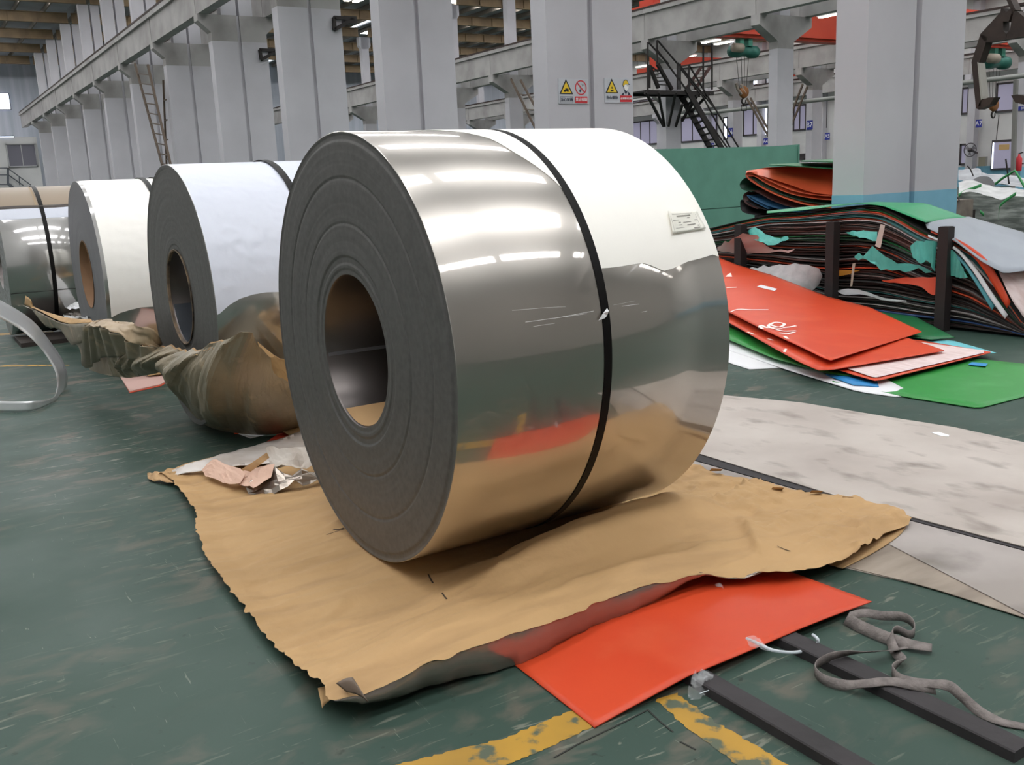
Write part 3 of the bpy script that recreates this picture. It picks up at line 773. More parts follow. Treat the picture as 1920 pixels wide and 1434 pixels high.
ss_ = thing('foil_scrap', 'dark shiny crumpled foil paper scrap at the foot of the largest coil', 'paper', tuple(PZ(540, 910, .03)))
flap(ss_, 'crumpled_foil', M_FOIL, [(452, 912, 'z', .05), (500, 885, 'z', .1), (560, 888, 'z', .1), (610, 880, 'z', .08)], [(470, 922, 'z', .04), (520, 922, 'z', .04), (565, 910, 'z', .05), (610, 902, 'z', .05)], wob=.05, wf=11)

# ------------------------------------------------------------------ paper standing up around the second and third coils
pB = thing('wrapping_paper', 'torn grey brown coated paper standing up in front of the second coil', 'paper', (-6.8, 2.0, 0))
TOPB = [(166, 690, 'Y', 1.22), (180, 664, 'Y', 1.24), (226, 640, 'Y', 1.28), (262, 648, 'Y', 1.34), (300, 649, 'Y', 1.38), (340, 657, 'Y', 1.42), (372, 657, 'Y', 1.44), (392, 645, 'Y', 1.45), (420, 638, 'Y', 1.47), (445, 627, 'Y', 1.50), (470, 620, 'Y', 1.55), (480, 640, 'Y', 1.62), (505, 668, 'Y', 1.72), (560, 720, 'Y', 1.95)]
BOTB = [(170, 694, 'Y', 1.22), (195, 702, 'Y', 1.25), (240, 708, 'Y', 1.30), (280, 702, 'Y', 1.36), (310, 700, 'Y', 1.40), (338, 735, 'Y', 1.46), (352, 765, 'Y', 1.50), (375, 789, 'Y', 1.55), (400, 803, 'Y', 1.62), (440, 811, 'z', .012), (480, 815, 'z', .012), (510, 814, 'z', .012), (545, 808, 'z', .012), (590, 795, 'z', .012)]
def bulgeB(u, v):
    k = sin(pi * v)
    uu = u * 7.5 + .5 * fbm(u * 5, v * .6, 3) + .3 * v; tri = abs((uu % 1) * 2 - 1); pl = .055 * k ** .3 * ((tri - .5) * 1.1 + .5 * fbm(u * 17, v * 1.0, 2) + .5 * (abs(((uu * 2.3 + .2) % 1) * 2 - 1) - .5)) * ss(.1, .4, u)
    jag = (1 - v) ** 6 * .02 * fbm(u * 40, 0, 4)
    return (pl * .6 + .10 * k * ss(.5, .9, u), -.12 * k * ss(.15, .5, u) * (1 - ss(.85, 1, u)) - pl, jag)
gB = sheet_grid(TOPB, BOTB, 150, 26, bulge=bulgeB)
MB().grid(gB, .0015, smooth=False).build('coated_sheet', M_FOILG, pB)
e = MB(); e.grid([[p + Vector((-.01, .012, .006)) for p in gB[0][14:117]], [p + Vector((.004, -.006, -.006 + .012 * fbm(i * .5, 0, 2) - .008)) for i, p in enumerate(gB[1][14:117])]]); e.build('torn_edge', M_TORN, pB)
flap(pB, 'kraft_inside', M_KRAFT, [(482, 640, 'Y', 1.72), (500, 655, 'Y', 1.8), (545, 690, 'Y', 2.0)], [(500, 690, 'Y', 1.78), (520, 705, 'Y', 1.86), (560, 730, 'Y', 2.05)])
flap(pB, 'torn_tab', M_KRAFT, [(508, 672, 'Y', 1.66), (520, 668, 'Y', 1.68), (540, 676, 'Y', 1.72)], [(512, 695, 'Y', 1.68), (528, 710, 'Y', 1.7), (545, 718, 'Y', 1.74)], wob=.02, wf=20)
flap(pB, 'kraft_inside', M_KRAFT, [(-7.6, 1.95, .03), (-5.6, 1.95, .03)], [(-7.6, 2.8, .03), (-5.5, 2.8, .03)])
pC = thing('wrapping_paper', 'crumpled brown paper around the foot of the third coil, with a long tan torn edge', 'paper', (-10, 1.6, 0))
TOPC = [(160, 607, 'Y', 1.16), (182, 600, 'Y', 1.20), (215, 601, 'Y', 1.24), (248, 606, 'Y', 1.28), (272, 612, 'Y', 1.30), (288, 625, 'Y', 1.34), (302, 645, 'Y', 1.40)]
MIDC = [(158, 612, 'Y', 1.10), (185, 612, 'Y', 1.12), (212, 622, 'Y', 1.16), (238, 636, 'Y', 1.22), (262, 645, 'Y', 1.27), (282, 650, 'Y', 1.32), (300, 655, 'Y', 1.38)]
BOTC = [(140, 640, 'Y', 1.10), (150, 665, 'Y', 1.12), (164, 690, 'Y', 1.16), (190, 672, 'Y', 1.2), (225, 670, 'Y', 1.24), (262, 675, 'Y', 1.28), (300, 690, 'Y', 1.36)]
bc = lambda u, v: (.02 * fbm(u * 9, v * 3, 1), .03 * fbm(u * 7, v * 3, 6), .02 * fbm(u * 8, v * 3, 8))
MB().grid(sheet_grid(TOPC, MIDC, 30, 8, bulge=bc), .0015).build('crumpled_top', mat('worn_brown_paper', (178, 156, 126), 0.5, rgb2=(150, 128, 100), scale=4, bump=.3, bscale=12), pC)
MB().grid(sheet_grid(MIDC, BOTC, 40, 10, bulge=lambda u, v: (.0, .035 * sin(u * 46) * (1 - v * .5), .01 * fbm(u * 8, v * 3, 8))), .0015).build('coated_sheet', M_FOILG, pC)
TA = [(48, 554, 'Y', 1.0), (58, 562, 'Y', 1.0), (64, 575, 'Y', 1.02), (92, 586, 'Y', 1.05), (120, 594, 'Y', 1.1), (150, 598, 'Y', 1.14), (170, 598, 'Y', 1.2)]
TB = [(46, 571, 'Y', .99), (55, 576, 'Y', .99), (70, 581, 'Y', 1.0), (95, 594, 'Y', 1.03), (118, 604, 'Y', 1.06), (140, 607, 'Y', 1.1), (175, 604, 'Y', 1.16)]
TC = [(48, 572, 'Y', 1.0), (62, 578, 'Y', 1.0), (78, 598, 'Y', 1.0), (92, 612, 'Y', 1.04), (118, 618, 'Y', 1.08), (138, 645, 'Y', 1.1), (160, 640, 'Y', 1.14)]
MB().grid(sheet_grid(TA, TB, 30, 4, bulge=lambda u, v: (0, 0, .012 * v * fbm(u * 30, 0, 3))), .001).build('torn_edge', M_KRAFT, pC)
MB().grid(sheet_grid(TB, TC, 30, 5, bulge=lambda u, v: (0, -.02, .012 * v * fbm(u * 20, 0, 3))), .001).build('coated_sheet', M_FOILG, pC)
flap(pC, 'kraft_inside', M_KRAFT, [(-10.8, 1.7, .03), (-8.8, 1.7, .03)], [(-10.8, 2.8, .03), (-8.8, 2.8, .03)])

# orange sheets below those papers
M_OR = mat('orange_plastic', (208, 74, 40), 0.42, rgb2=(202, 67, 36), scale=2, rgb3=(214, 90, 56), scale3=2.5, mix3=(.55, .8), spec=.4)
M_ORB = mat('pale_pink_back', (206, 170, 160), 0.6)
def slab(name, label, cat, pts, z, th, m_, group=None, parent=None):
    q = [PZ(x, y, z) if len((x, y)) == 2 else None for x, y in pts] if not isinstance(pts[0], Vector) else pts
    o = MB().prism([Vector((p.x, p.y, z)) for p in q], (0, 0, th)).build(name, m_, parent)
    if parent is None: tag(o, label, cat, group)
    return o
def wavy(name, label, cat, c4, m_, zf, nu=30, nv=24, th=.003, mib=None, parent=None):
    """sheet through four floor corners with height zf(u, v)"""
    a, b, c, d = [Vector(p) for p in c4]; G = []
    for i in range(nv + 1):
        v = i / nv; row = []
        for j in range(nu + 1):
            u = j / nu; p = a.lerp(b, u).lerp(d.lerp(c, u), v); row.append((p.x, p.y, zf(u, v)))
        G.append(row)
    o = MB().grid(G, th, 0, mib).build(name, m_, parent)
    if parent is None: tag(o, label, cat)
    return o
wavy('plastic_sheet', 'flat orange plastic sheet poking out from under the front of the kraft paper', 'sheet', [(-2.02, 1.5, 0), (-2.035, 2.78, 0), (-2.7, 2.75, 0), (-2.7, 1.52, 0)], M_OR,
     lambda u, v: interp([0, .15, .29, .70, .82, 1], [.004, .022, .0405, .0405, .036, .026], u) + .0015 * (1 + sin(u * 9 + v * 4)), 48, 20)
wavy('plastic_sheet', 'orange plastic sheet glimpsed under the torn paper at the foot of the second coil', 'sheet', [PZ(440, 815), PZ(620, 795), PZ(620, 770), PZ(430, 795)], M_OR, lambda u, v: .006, 6, 4)
slab('white_sheet', 'small white sheet corner under the torn paper of the second coil', 'sheet', [(437, 810), (470, 822), (500, 815), (520, 800), (440, 800)], .002, .003, mat('white_sheet', (226, 226, 228), .5))
slab('red_sheet', 'dark red sheet behind the back edge of the large kraft paper', 'sheet', [(480, 842), (575, 818), (600, 790), (520, 815)], .002, .003, mat('plain_red_sheet', (206, 72, 50), .5))  # one even red colour across the sheet
slab('pink_sheet', 'pink backed orange sheet lying on the floor below the third coil', 'sheet', [(226, 708), (243, 735), (300, 722), (330, 706), (290, 700)], .004, .008, [M_ORB])
slab('plastic_sheet', 'thin orange sheet beneath the pink backed sheet at the third coil', 'sheet', [(228, 711), (243, 737), (302, 724), (320, 712)], .0005, .003, M_OR)

# ------------------------------------------------------------------ bars, sling, plastic in the foreground
M_RUB = mat('black_rubber', (54, 50, 52), 0.75, rgb2=(45, 42, 43), scale=6, bump=.1)
def bar_thing(label, ya, yb, x1, h=.034):
    m = MB(); b = .004
    m.prism([(-2.66, ya, 0), (-2.66, yb, 0), (-2.66, yb, h - b), (-2.66, yb - b, h), (-2.66, ya + b, h), (-2.66, ya, h - b)], (x1 + 2.66, 0, 0))
    return tag(m.build('rubber_bar', M_RUB), label, 'bar')
y1a, y1b = PZ(1595, 1434, .034).y, PZ(1662, 1432, .034).y
y2a, y2b = PZ(1909, 1406, .034).y, PZ(1487, 1203, .034).y
print('bars', y1a, y1b, y2a, y2b, PZ(1325, 1270, .034), PZ(1361, 1259, .034), PZ(1518, 1191, .034))
bar_thing('long black rubber bar under the orange sheet, running out at the bottom edge', 1.885, 1.96, -1.0)
bar_thing('black rubber bar crossed by the grey webbing sling at lower right', 2.295, 2.375, PZ(1909, 1406, .034).x)
M_WEB = mat('grey_webbing', (128, 120, 116), 0.85, rgb2=(104, 97, 94), scale=30, stretch=(1, 1, 1), bump=.3, bscale=120)
sl = thing('webbing_sling', 'tangled grey webbing sling lying across the black rubber bar', 'sling', (-1.7, 2.45, 0))
def webbing(pts, wd=.032):
    """pts: (x, y of the crop, height, tilt 0 flat .. 1 on edge)"""
    P3 = smooth_pl([PZ(1250 + x / 2.866, 1050 + y / 2.866, z) for x, y, z, t in pts], 7)
    T = [t for *_, t in pts]; n = len(P3); G = []
    for i, p in enumerate(P3):
        d = (P3[min(i + 1, n - 1)] - P3[max(i - 1, 0)]); d.z = 0; d.normalize()
        t = interp(list(range(len(T))), T, i / 7); side = Vector((-d.y, d.x, 0))
        w_ = side * cos(t * pi / 2) + Vector((0, 0, 1)) * sin(t * pi / 2)
        z = p.z + abs(sin(t * pi / 2)) * wd / 2
        c = Vector((p.x, p.y, z)); G.append([c - w_ * wd / 2, c, c + w_ * wd / 2])
    return MB().grid(G, .0025).build('webbing_strand', M_WEB, sl)
webbing([(985, 312, .02, .3), (1060, 298, .03, .4), (1150, 318, .02, .7), (1260, 325, .015, .9), (1318, 355, .012, 1), (1333, 405, .012, 1), (1300, 425, .015, 1), (1240, 398, .02, .9), (1208, 412, .018, .8), (1205, 450, .015, .5), (1228, 505, .01, .3), (1268, 560, .01, .5), (1228, 595, .012, 1), (1213, 620, .012, 1), (1250, 660, .036, .7), (1330, 672, .04, .35), (1430, 675, .04, .2), (1520, 700, .04, .6), (1590, 760, .03, .8), (1680, 830, .012, .4), (1800, 876, .004, .1), (1930, 897, .004, 0)])
webbing([(965, 338, .004, .6), (1050, 385, .004, .6), (1200, 445, .006, .5), (1320, 465, .012, .2), (1425, 478, .014, .1)], .042)
webbing([(1290, 478, .03, .2), (1200, 498, .022, .3), (1050, 512, .036, .4), (960, 525, .036, .7), (880, 545, .036, .9), (815, 580, .01, 1), (800, 622, .006, 1), (850, 668, .006, .9), (960, 690, .006, .5), (1080, 672, .036, .2), (1200, 662, .038, .2), (1330, 690, .036, .5), (1440, 715, .02, .6)])
M_CLEAR = mat('clear_plastic', (235, 238, 240), 0.08, alpha=0.22, spec=0.9)
cp = thing('plastic_tie', 'clear plastic cord looped over the front edge of the orange sheet', 'plastic', tuple(PZ(1490, 1215)))
MB().tube(smooth_pl([PZ(x, y, z) for x, y, z in ((1400, 1197, .04), (1425, 1208, .045), (1450, 1219, .046), (1485, 1223, .03), (1515, 1218, .02), (1532, 1206, .03), (1533, 1198, .045), (1524, 1190, .045))], 6), .006, 6).build('cord', mat('clear_cord', (215, 222, 228), .12, alpha=.75, spec=.9), cp)
MB().grid(sheet_grid([(1397, 1195, 'z', .045), (1415, 1192, 'z', .055), (1440, 1212, 'z', .05)], [(1405, 1210, 'z', .046), (1425, 1214, 'z', .05), (1448, 1222, 'z', .046)], 9, 6, wob=.015, wf=40)).build('crumpled_film', M_CLEAR, cp)
cq = thing('plastic_scrap', 'crumpled clear plastic scrap at the end of the left rubber bar', 'plastic', tuple(PZ(1315, 1285)))
for (A, B) in ((((1295, 1275, 'z', .045), (1312, 1256, 'z', .06), (1338, 1260, 'z', .05)), ((1296, 1290, 'z', .02), (1315, 1284, 'z', .045), (1335, 1270, 'z', .045))), (((1290, 1290, 'z', .02), (1305, 1285, 'z', .04), (1326, 1290, 'z', .02)), ((1290, 1308, 'z', .004), (1305, 1311, 'z', .004), (1324, 1304, 'z', .004)))):
    MB().grid(sheet_grid(list(A), list(B), 10, 8, wob=.03, wf=34)).build('crumpled_film', M_CLEAR, cq)
m = MB(); m.tube([PZ(1312, 1300, .02), PZ(1335, 1292, .025), PZ(1357, 1281, .03)], .002, 5); m.build('plastic_strand', mat('clear_cord', (215, 222, 228)), cq)
o = MB().grid(sheet_grid([(1340, 1096, 'z', .08), (1348, 1092, 'z', .1), (1354, 1096, 'z', .09)], [(1345, 1100, 'z', .085), (1352, 1100, 'z', .09), (1358, 1106, 'z', .07)], 5, 4)).build('tape_scrap', M_CLEAR); tag(o, 'tiny clear tape scrap on the front edge of the kraft paper', 'tape')

# curled steel band at the left edge
lp = thing('steel_band', 'loose loop of bright steel banding standing on the floor at the left edge', 'band', (-9.6, .6, 0))
E1 = [(-60, 768, 'z', .004), (0, 772, 'z', .004), (60, 770, 'z', .004), (98, 755, 'z', .006), (118, 738, 'X', -8.75), (127, 712, 'X', -8.95), (120, 680, 'X', -9.0), (100, 648, 'X', -9.0), (60, 600, 'X', -8.95), (0, 562, 'X', -8.8), (-60, 532, 'X', -8.6)]
fx_ = [W(p).x for p in E1[:4]]
E2 = [(-60, 747, 'X', fx_[0]), (0, 752, 'X', fx_[1]), (60, 752, 'X', fx_[2]), (98, 746, 'X', fx_[3] - .02), (107, 728, 'X', -8.65), (106, 705, 'X', -8.7), (98, 685, 'X', -8.72), (74, 650, 'X', -8.72), (40, 619, 'X', -8.7), (0, 597, 'X', -8.6), (-60, 572, 'X', -8.45)]
G = [smooth_pl([W(p) for p in E1], 8), smooth_pl([W(p) for p in E2], 8)]
G = [[lerp(Vector(a), Vector(b), v) + Vector((0, 0, -.03 * sin(pi * v) * 0)) for a, b in zip(*G)] for v in (0, .25, .5, .75, 1)]
MB().grid(G, .002).build('band', mat('bright_band', (228, 230, 231), .35, .7), lp)
# ------------------------------------------------------------------ dirty white sheets on the floor at right
M_PLATE = mat('dirty_white_laminate', (188, 179, 171), 0.5, rgb2=(160, 149, 141), scale=1.3, detail=8, mix=(.4, .75), rgb3=(120, 109, 101), scale3=3.2, mix3=(.54, .78), stretch3=(1, 1.8, 1), spec=.35)
M_PLATE2 = mat('grimy_laminate', (160, 146, 132), 0.6, rgb2=(122, 110, 99), scale=3, detail=8, mix=(.3, .7), stretch=(3, .7, 1))
def floor_sheet(name, label, pts, z, th, m_, cat='sheet'):
    q = [PZ(x, y, z) for x, y in pts]
    return tag(MB().prism(q, (0, 0, th)).build(name, m_), label, cat)
floor_sheet('floor_sheet', 'large scuffed white sheet on the green floor, the upper one at right', [(1270, 742), (1360, 742), (1500, 755), (1650, 780), (1790, 802), (1920, 830), (2040, 856), (2040, 1060), (1920, 1026), (1690, 965), (1600, 940), (1400, 879), (1310, 851), (1230, 830)], .011, .004, M_PLATE)
floor_sheet('gap_shadow_strip', 'narrow painted gap shadow between the two scuffed white floor sheets', [(1230, 828), (1310, 851), (1400, 879), (1600, 939), (1920, 1025), (2040, 1058), (2040, 1068), (1920, 1033), (1600, 948), (1400, 892), (1310, 866), (1230, 846)], .004, .005, M_RUB, 'strip')  # flat black strip standing in for the shadow in the gap between sheets
floor_sheet('floor_sheet', 'scuffed grey white sheet between the black gap shadow and the grimy strip at right', [(1240, 850), (1310, 867), (1400, 893), (1600, 949), (1920, 1034), (2040, 1068), (2040, 1216), (1848, 1115), (1663, 1019), (1400, 960)], .009, .003, mat('grey_white_laminate', (170, 162, 157), 0.5, rgb2=(146, 137, 131), scale=1.6, detail=8, rgb3=(106, 98, 92), scale3=2.6, mix3=(.54, .78)))
floor_sheet('floor_sheet', 'brown grimy narrow floor sheet tapering to the right edge', [(1560, 1000), (1663, 1019), (1848, 1114), (1990, 1190), (1925, 1160), (1759, 1107), (1697, 1090), (1590, 1064), (1540, 1040)], .005, .003, M_PLATE2)
floor_sheet('floor_sheet', 'thin pale sliver of sheet along the green floor below the grimy strip', [(1570, 1062), (1596, 1051), (1735, 1098), (1706, 1093), (1640, 1078)], .0015, .003, M_PLATE)
floor_sheet('white_scrap', 'small white torn film scrap on the scuffed white floor sheet', [(1746, 811), (1760, 810), (1780, 816), (1778, 819), (1762, 817)], .016, .002, mat('scrap_white', (240, 240, 240), .5), 'scrap')

# ------------------------------------------------------------------ loose coloured sheets in front of the pile
M_GREEN = mat('green_plastic', (40, 138, 56), 0.42, rgb2=(33, 128, 50), scale=3, rgb3=(64, 150, 76), scale3=3, mix3=(.5, .75))
M_DGREEN = mat('dark_green_plastic', (28, 104, 60), 0.45)
M_WFILM = mat('pinkish_white_film', (224, 206, 204), 0.5, rgb2=(208, 184, 180), scale=6, stretch=(1, 5, 1), bump=.2, bscale=20)
M_WHITE = mat('white_plastic', (222, 222, 224), 0.5)
M_BLU = mat('blue_plastic', (40, 130, 190), 0.5)
M_CYAN = mat('cyan_plastic', (110, 190, 200), 0.5)
M_TEALF = mat('teal_film', (92, 188, 176), 0.4, rgb2=(78, 170, 160), scale=8, stretch=(1, 4, 1), bump=.3, bscale=25)
M_GREYF = mat('grey_white_film', (176, 174, 174), 0.45, rgb2=(156, 154, 154), scale=8, bump=.3, bscale=25)
M_MARK = mat('white_marker', (250, 232, 224), 0.6)
def loose(label, A, B, m_, th=.004, mib=None, name='plastic_sheet', nu=26, nv=16, wob=0.0, **k):
    o = MB().grid(sheet_grid(A, B, nu, nv, wob=wob, curve=k.pop('curve', False), **k), th, 0, mib).build(name, m_)
    return tag(o, label, 'sheet')
# bottom up
loose('white wavy sheet peeping out lowest at the left of the loose sheets beside the coil', [(1340, 640, 'z', .02), (1430, 668, 'z', .02)], [(1340, 672, 'z', .003), (1405, 693, 'z', .003), (1470, 690, 'z', .003)], M_WHITE, nu=12, nv=6)
loose('bright green sheet on the floor at the right edge with a blue sticker', [(1640, 655, 'z', .03), (1820, 672, 'z', .02), (1990, 690, 'z', .02)], [(1560, 716, 'z', .012), (1700, 745, 'z', .006), (1835, 766, 'z', .006), (1990, 726, 'z', .006)], M_GREEN, nu=30, nv=10)
loose('white sheet below the stack, its edge running out to a torn tip on the floor', [(1345, 620, 'z', .05), (1560, 700, 'z', .03), (1640, 700, 'z', .03)], [(1345, 650, 'z', .02), (1480, 695, 'z', .012), (1610, 735, 'z', .004), (1690, 746, 'z', .003), (1712, 738, 'z', .003)], M_WHITE, nu=24, nv=6)
loose('narrow blue sheet edge between the white and the green loose sheets', [(1560, 690, 'z', .04), (1640, 700, 'z', .04)], [(1548, 703, 'z', .032), (1600, 722, 'z', .022), (1648, 726, 'z', .018)], M_BLU, nu=12, nv=4)
loose('green sheet edge curving below the orange sheets beside the coil', [(1345, 600, 'z', .11), (1480, 660, 'z', .08), (1600, 690, 'z', .05)], [(1345, 628, 'z', .075), (1450, 672, 'z', .06), (1560, 702, 'z', .04), (1610, 706, 'z', .04)], M_GREEN, nu=20, nv=5)
loose('dark green sheet sticking out behind the upper orange sheet', [(1560, 560, 'z', .13), (1625, 568, 'z', .11), (1680, 575, 'z', .1)], [(1700, 632, 'z', .09), (1745, 637, 'z', .085), (1790, 633, 'z', .08)], M_DGREEN, nu=12, nv=10)
loose('cyan sheet edge showing beside the film covered orange sheet', [(1700, 630, 'z', .065), (1790, 640, 'z', .06)], [(1760, 672, 'z', .05), (1868, 662, 'z', .05)], M_CYAN, nu=10, nv=5)
o = loose('orange sheet covered by pinkish white ribbed film, third from the top', [(1560, 640, 'z', .1), (1715, 637, 'z', .075), (1857, 660, 'z', .06)], [(1560, 690, 'z', .075), (1600, 703, 'z', .062), (1643, 715, 'z', .055), (1857, 662, 'z', .055)], M_OR)
flm = MB().grid(sheet_grid([(1600, 650, 'z', .092), (1718, 640, 'z', .084), (1845, 657, 'z', .07)], [(1590, 692, 'z', .078), (1640, 709, 'z', .066), (1845, 662, 'z', .064)], 30, 12, curve=False, bulge=lambda u, v: (0, 0, .004 * abs(sin(v * 18)))))
f_ = flm.build('ribbed_film', M_WFILM, None, LOC[o.name]); f_.parent = o; f_.location = (0, 0, 0)
SH2 = loose('lower orange sheet with a pointed right corner and white marker strokes', [(1340, 560, 'z', .2), (1600, 600, 'z', .16), (1770, 657, 'z', .095)], [(1340, 590, 'z', .18), (1455, 655, 'z', .14), (1500, 680, 'z', .12), (1540, 697, 'z', .10), (1770, 658, 'z', .095)], M_OR)
SH1 = loose('upper orange sheet sloping against the pile, with white marker scrawl and a white label', [(1340, 480, 'Y', 8.25), (1383, 497, 'Y', 8.2), (1450, 517, 'Y', 8.15), (1550, 556, 'Y', 8.0), (1632, 577, 'Y', 7.9), (1728, 622, 'z', .13)], [(1340, 572, 'z', .24), (1430, 618, 'z', .21), (1500, 650, 'z', .18), (1555, 677, 'z', .15), (1728, 623, 'z', .13)], M_OR, nu=40, nv=26, bulge=lambda u, v: (0, 0, -.03 * sin(pi * v) * sin(pi * u)))
t1 = bvh(SH1); m = MB()
Zp = lambda L: [(1320 + x / 3.187, 270 + y / 3.187) for x, y in L]
for pts in ([(150, 1010), (200, 990), (280, 992), (385, 992)], [(390, 1085), (420, 1068), (460, 1070), (480, 1080), (450, 1095), (400, 1085)], [(470, 1100), (510, 1095), (550, 1088)], [(430, 1110), (480, 1120), (550, 1118)], [(450, 1130), (500, 1135), (540, 1125)], [(250, 1100), (290, 1105), (330, 1098), (340, 1085), (380, 1100), (440, 1095)], [(135, 860), (195, 858)], [(400, 1075), (385, 1090), (420, 1105), (470, 1105)], [(330, 1092), (350, 1105)], [(480, 1150), (500, 1165)]):
    ribbon_on(m, t1, [tuple(v[:2]) for v in smooth_pl([(x, y, 0) for x, y in Zp(pts)], 4)], .028, .004)
m.add([shoot(t1, *q, .005)[0] for q in Zp([(128, 795), (145, 778), (160, 772), (168, 795)])], [(0, 1, 2, 3)])
k_ = m.build('marker_scrawl', M_MARK, None, LOC[SH1.name]); k_.parent = SH1; k_.location = (0, 0, 0); k_['kind'] = 'stuff'
m = MB(); m.add([shoot(t1, *q, .005)[0] for q in Zp([(315, 855), (340, 843), (438, 868), (420, 880)])], [(0, 1, 2, 3)])
k_ = m.build('white_label', M_WHITE, None, LOC[SH1.name]); k_.parent = SH1; k_.location = (0, 0, 0)
t2 = bvh(SH2); m = MB()
for pts in ([(380, 1165), (415, 1175)], [(475, 1235), (490, 1225), (480, 1245)], [(500, 1268), (530, 1290), (535, 1270)], [(550, 1295), (575, 1310), (570, 1295)], [(260, 1125), (300, 1140)]):
    ribbon_on(m, t2, Zp(pts), .02, .004)
if m.v:
    k_ = m.build('marker_scrawl', M_MARK, None, LOC[SH2.name]); k_.parent = SH2; k_.location = (0, 0, 0); k_['kind'] = 'stuff'
o = floor_sheet('blue_sticker', 'small blue sticker on the bright green sheet at the right edge', [(1815, 684), (1822, 679), (1852, 682), (1848, 687)], .03, .002, M_BLU, 'sticker')

# ------------------------------------------------------------------ tall wavy pile of sheets behind the posts
PT = [(1330, 428), (1390, 413), (1440, 402), (1500, 397), (1560, 389), (1610, 383), (1650, 386), (1690, 401), (1740, 425), (1790, 440), (1830, 465), (1860, 508), (1890, 560), (1920, 606), (1975, 640)]
PB = [(1330, 520), (1390, 535), (1450, 552), (1500, 568), (1560, 588), (1620, 606), (1680, 622), (1720, 634), (1760, 644), (1800, 655), (1850, 668), (1900, 664), (1920, 660), (1975, 660)]
YF = 8.42
pt = [PY(x, y, YF) for x, y in PT]; pb = [PY(x, y, YF) for x, y in PB]
ptx, ptz = [q.x for q in pt], [q.z for q in pt]; pbx, pbz = [q.x for q in pb], [max(.03, q.z) for q in pb]
xa, xb = ptx[0], ptx[-1]
print('pile x', xa, xb, [round(z, 2) for z in ptz], [round(z, 2) for z in pbz])
PAL = {'dark brown': (46, 34, 32), 'black': (30, 28, 28), 'maroon': (82, 44, 36), 'dark green': (26, 62, 44), 'grey': (126, 120, 118), 'white': (196, 190, 188), 'teal': (46, 104, 104), 'orange': (206, 78, 44), 'blue': (36, 66, 110), 'green': (30, 110, 62)}  # dark tones put the shade on the pile's front edges into the colour
MP = {k: mat('pile_' + k.replace(' ', '_'), v, .55) for k, v in PAL.items()}
NL = 66; r = random.Random(11)
seq = []; cnt = {}
ORD = ['first', 'second', 'third', 'fourth', 'fifth', 'sixth', 'seventh', 'eighth', 'ninth', 'tenth', 'eleventh', 'twelfth'] + [a + b for a in ('', ) for b in ('thirteenth', 'fourteenth', 'fifteenth', 'sixteenth', 'seventeenth', 'eighteenth', 'nineteenth', 'twentieth', 'twenty-first', 'twenty-second', 'twenty-third', 'twenty-fourth', 'twenty-fifth', 'twenty-sixth', 'twenty-seventh', 'twenty-eighth', 'twenty-ninth', 'thirtieth')]
for k in range(NL):
    t = k / (NL - 1)
    seq.append(r.choice(['dark brown', 'black', 'maroon', 'dark brown', 'dark green', 'black', 'dark brown', 'grey' if r.random() < .6 else 'maroon', 'black', 'teal' if r.random() < .3 else 'dark brown']))
for k, c in ((54, 'white'), (49, 'grey'), (58, 'orange'), (57, 'white'), (60, 'teal'), (61, 'white'), (62, 'orange'), (63, 'green'), (64, 'dark brown'), (59, 'teal'), (65, 'black'), (40, 'orange'), (28, 'orange'), (24, 'white'), (16, 'grey'), (8, 'white'), (5, 'blue'), (12, 'grey'), (33, 'grey'), (47, 'green')): seq[k] = c
for k in range(NL):
    t = (k + .5) / NL; G = []; jy = r.uniform(-.03, .03) - (.03 if k == NL - 1 else 0); n = 56
    end = xb - r.uniform(0, .25) * (1 if k < NL - 8 else .3); sta = xa - r.uniform(0, .3)
    ph = r.uniform(0, 6); front = []; back = []
    for i in range(n + 1):
        x = lerp(sta, end, i / n)
        zt = interp(ptx, ptz, x) - .05 * ss(-6.2, -5.7, x) * (1 - ss(-5.1, -4.9, x)); zb = interp(pbx, pbz, x)
        tt = t + .02 * sin(x * 2.3 + t * 7) * sin(pi * t) + .006 * sin(x * 5 + ph) * sin(pi * t)
        z = lerp(zb, zt, tt)
        front.append((x, YF + jy + .01 * sin(x * 4 + ph), z)); back.append((x, 9.02, z + .03 * sin(pi * t)))
    th = (interp(ptx, ptz, -6) - interp(pbx, pbz, -6)) / NL * .62
    o = MB().grid([front, back], th * .8, 0).build('plastic_sheet', MP[seq[k]])
    cnt[seq[k]] = cnt.get(seq[k], 0) + 1
    tag(o, ORD[cnt[seq[k]] - 1] + ' ' + seq[k] + ' sheet edge counted up from the bottom of the wavy pile', 'sheet', seq[k] + ' sheets in the wavy pile')
o = loose('green sheet lying on top of the tall wavy pile, below the twin column', [(1438, 396, 'Y', 9.0), (1500, 389, 'Y', 9.0), (1560, 384, 'Y', 9.02), (1640, 379, 'Y', 9.02), (1735, 381, 'Y', 9.06), (1815, 409, 'Y', 9.4)], [(1438, 400, 'Y', 8.36), (1500, 395, 'Y', 8.36), (1560, 387.5, 'Y', 8.36), (1612, 381.5, 'Y', 8.36), (1655, 386, 'Y', 8.36), (1735, 417, 'Y', 8.36)], mat('light_green_plastic', (60, 158, 112), .45, rgb2=(48, 146, 98), scale=1.2), nu=30, nv=8)
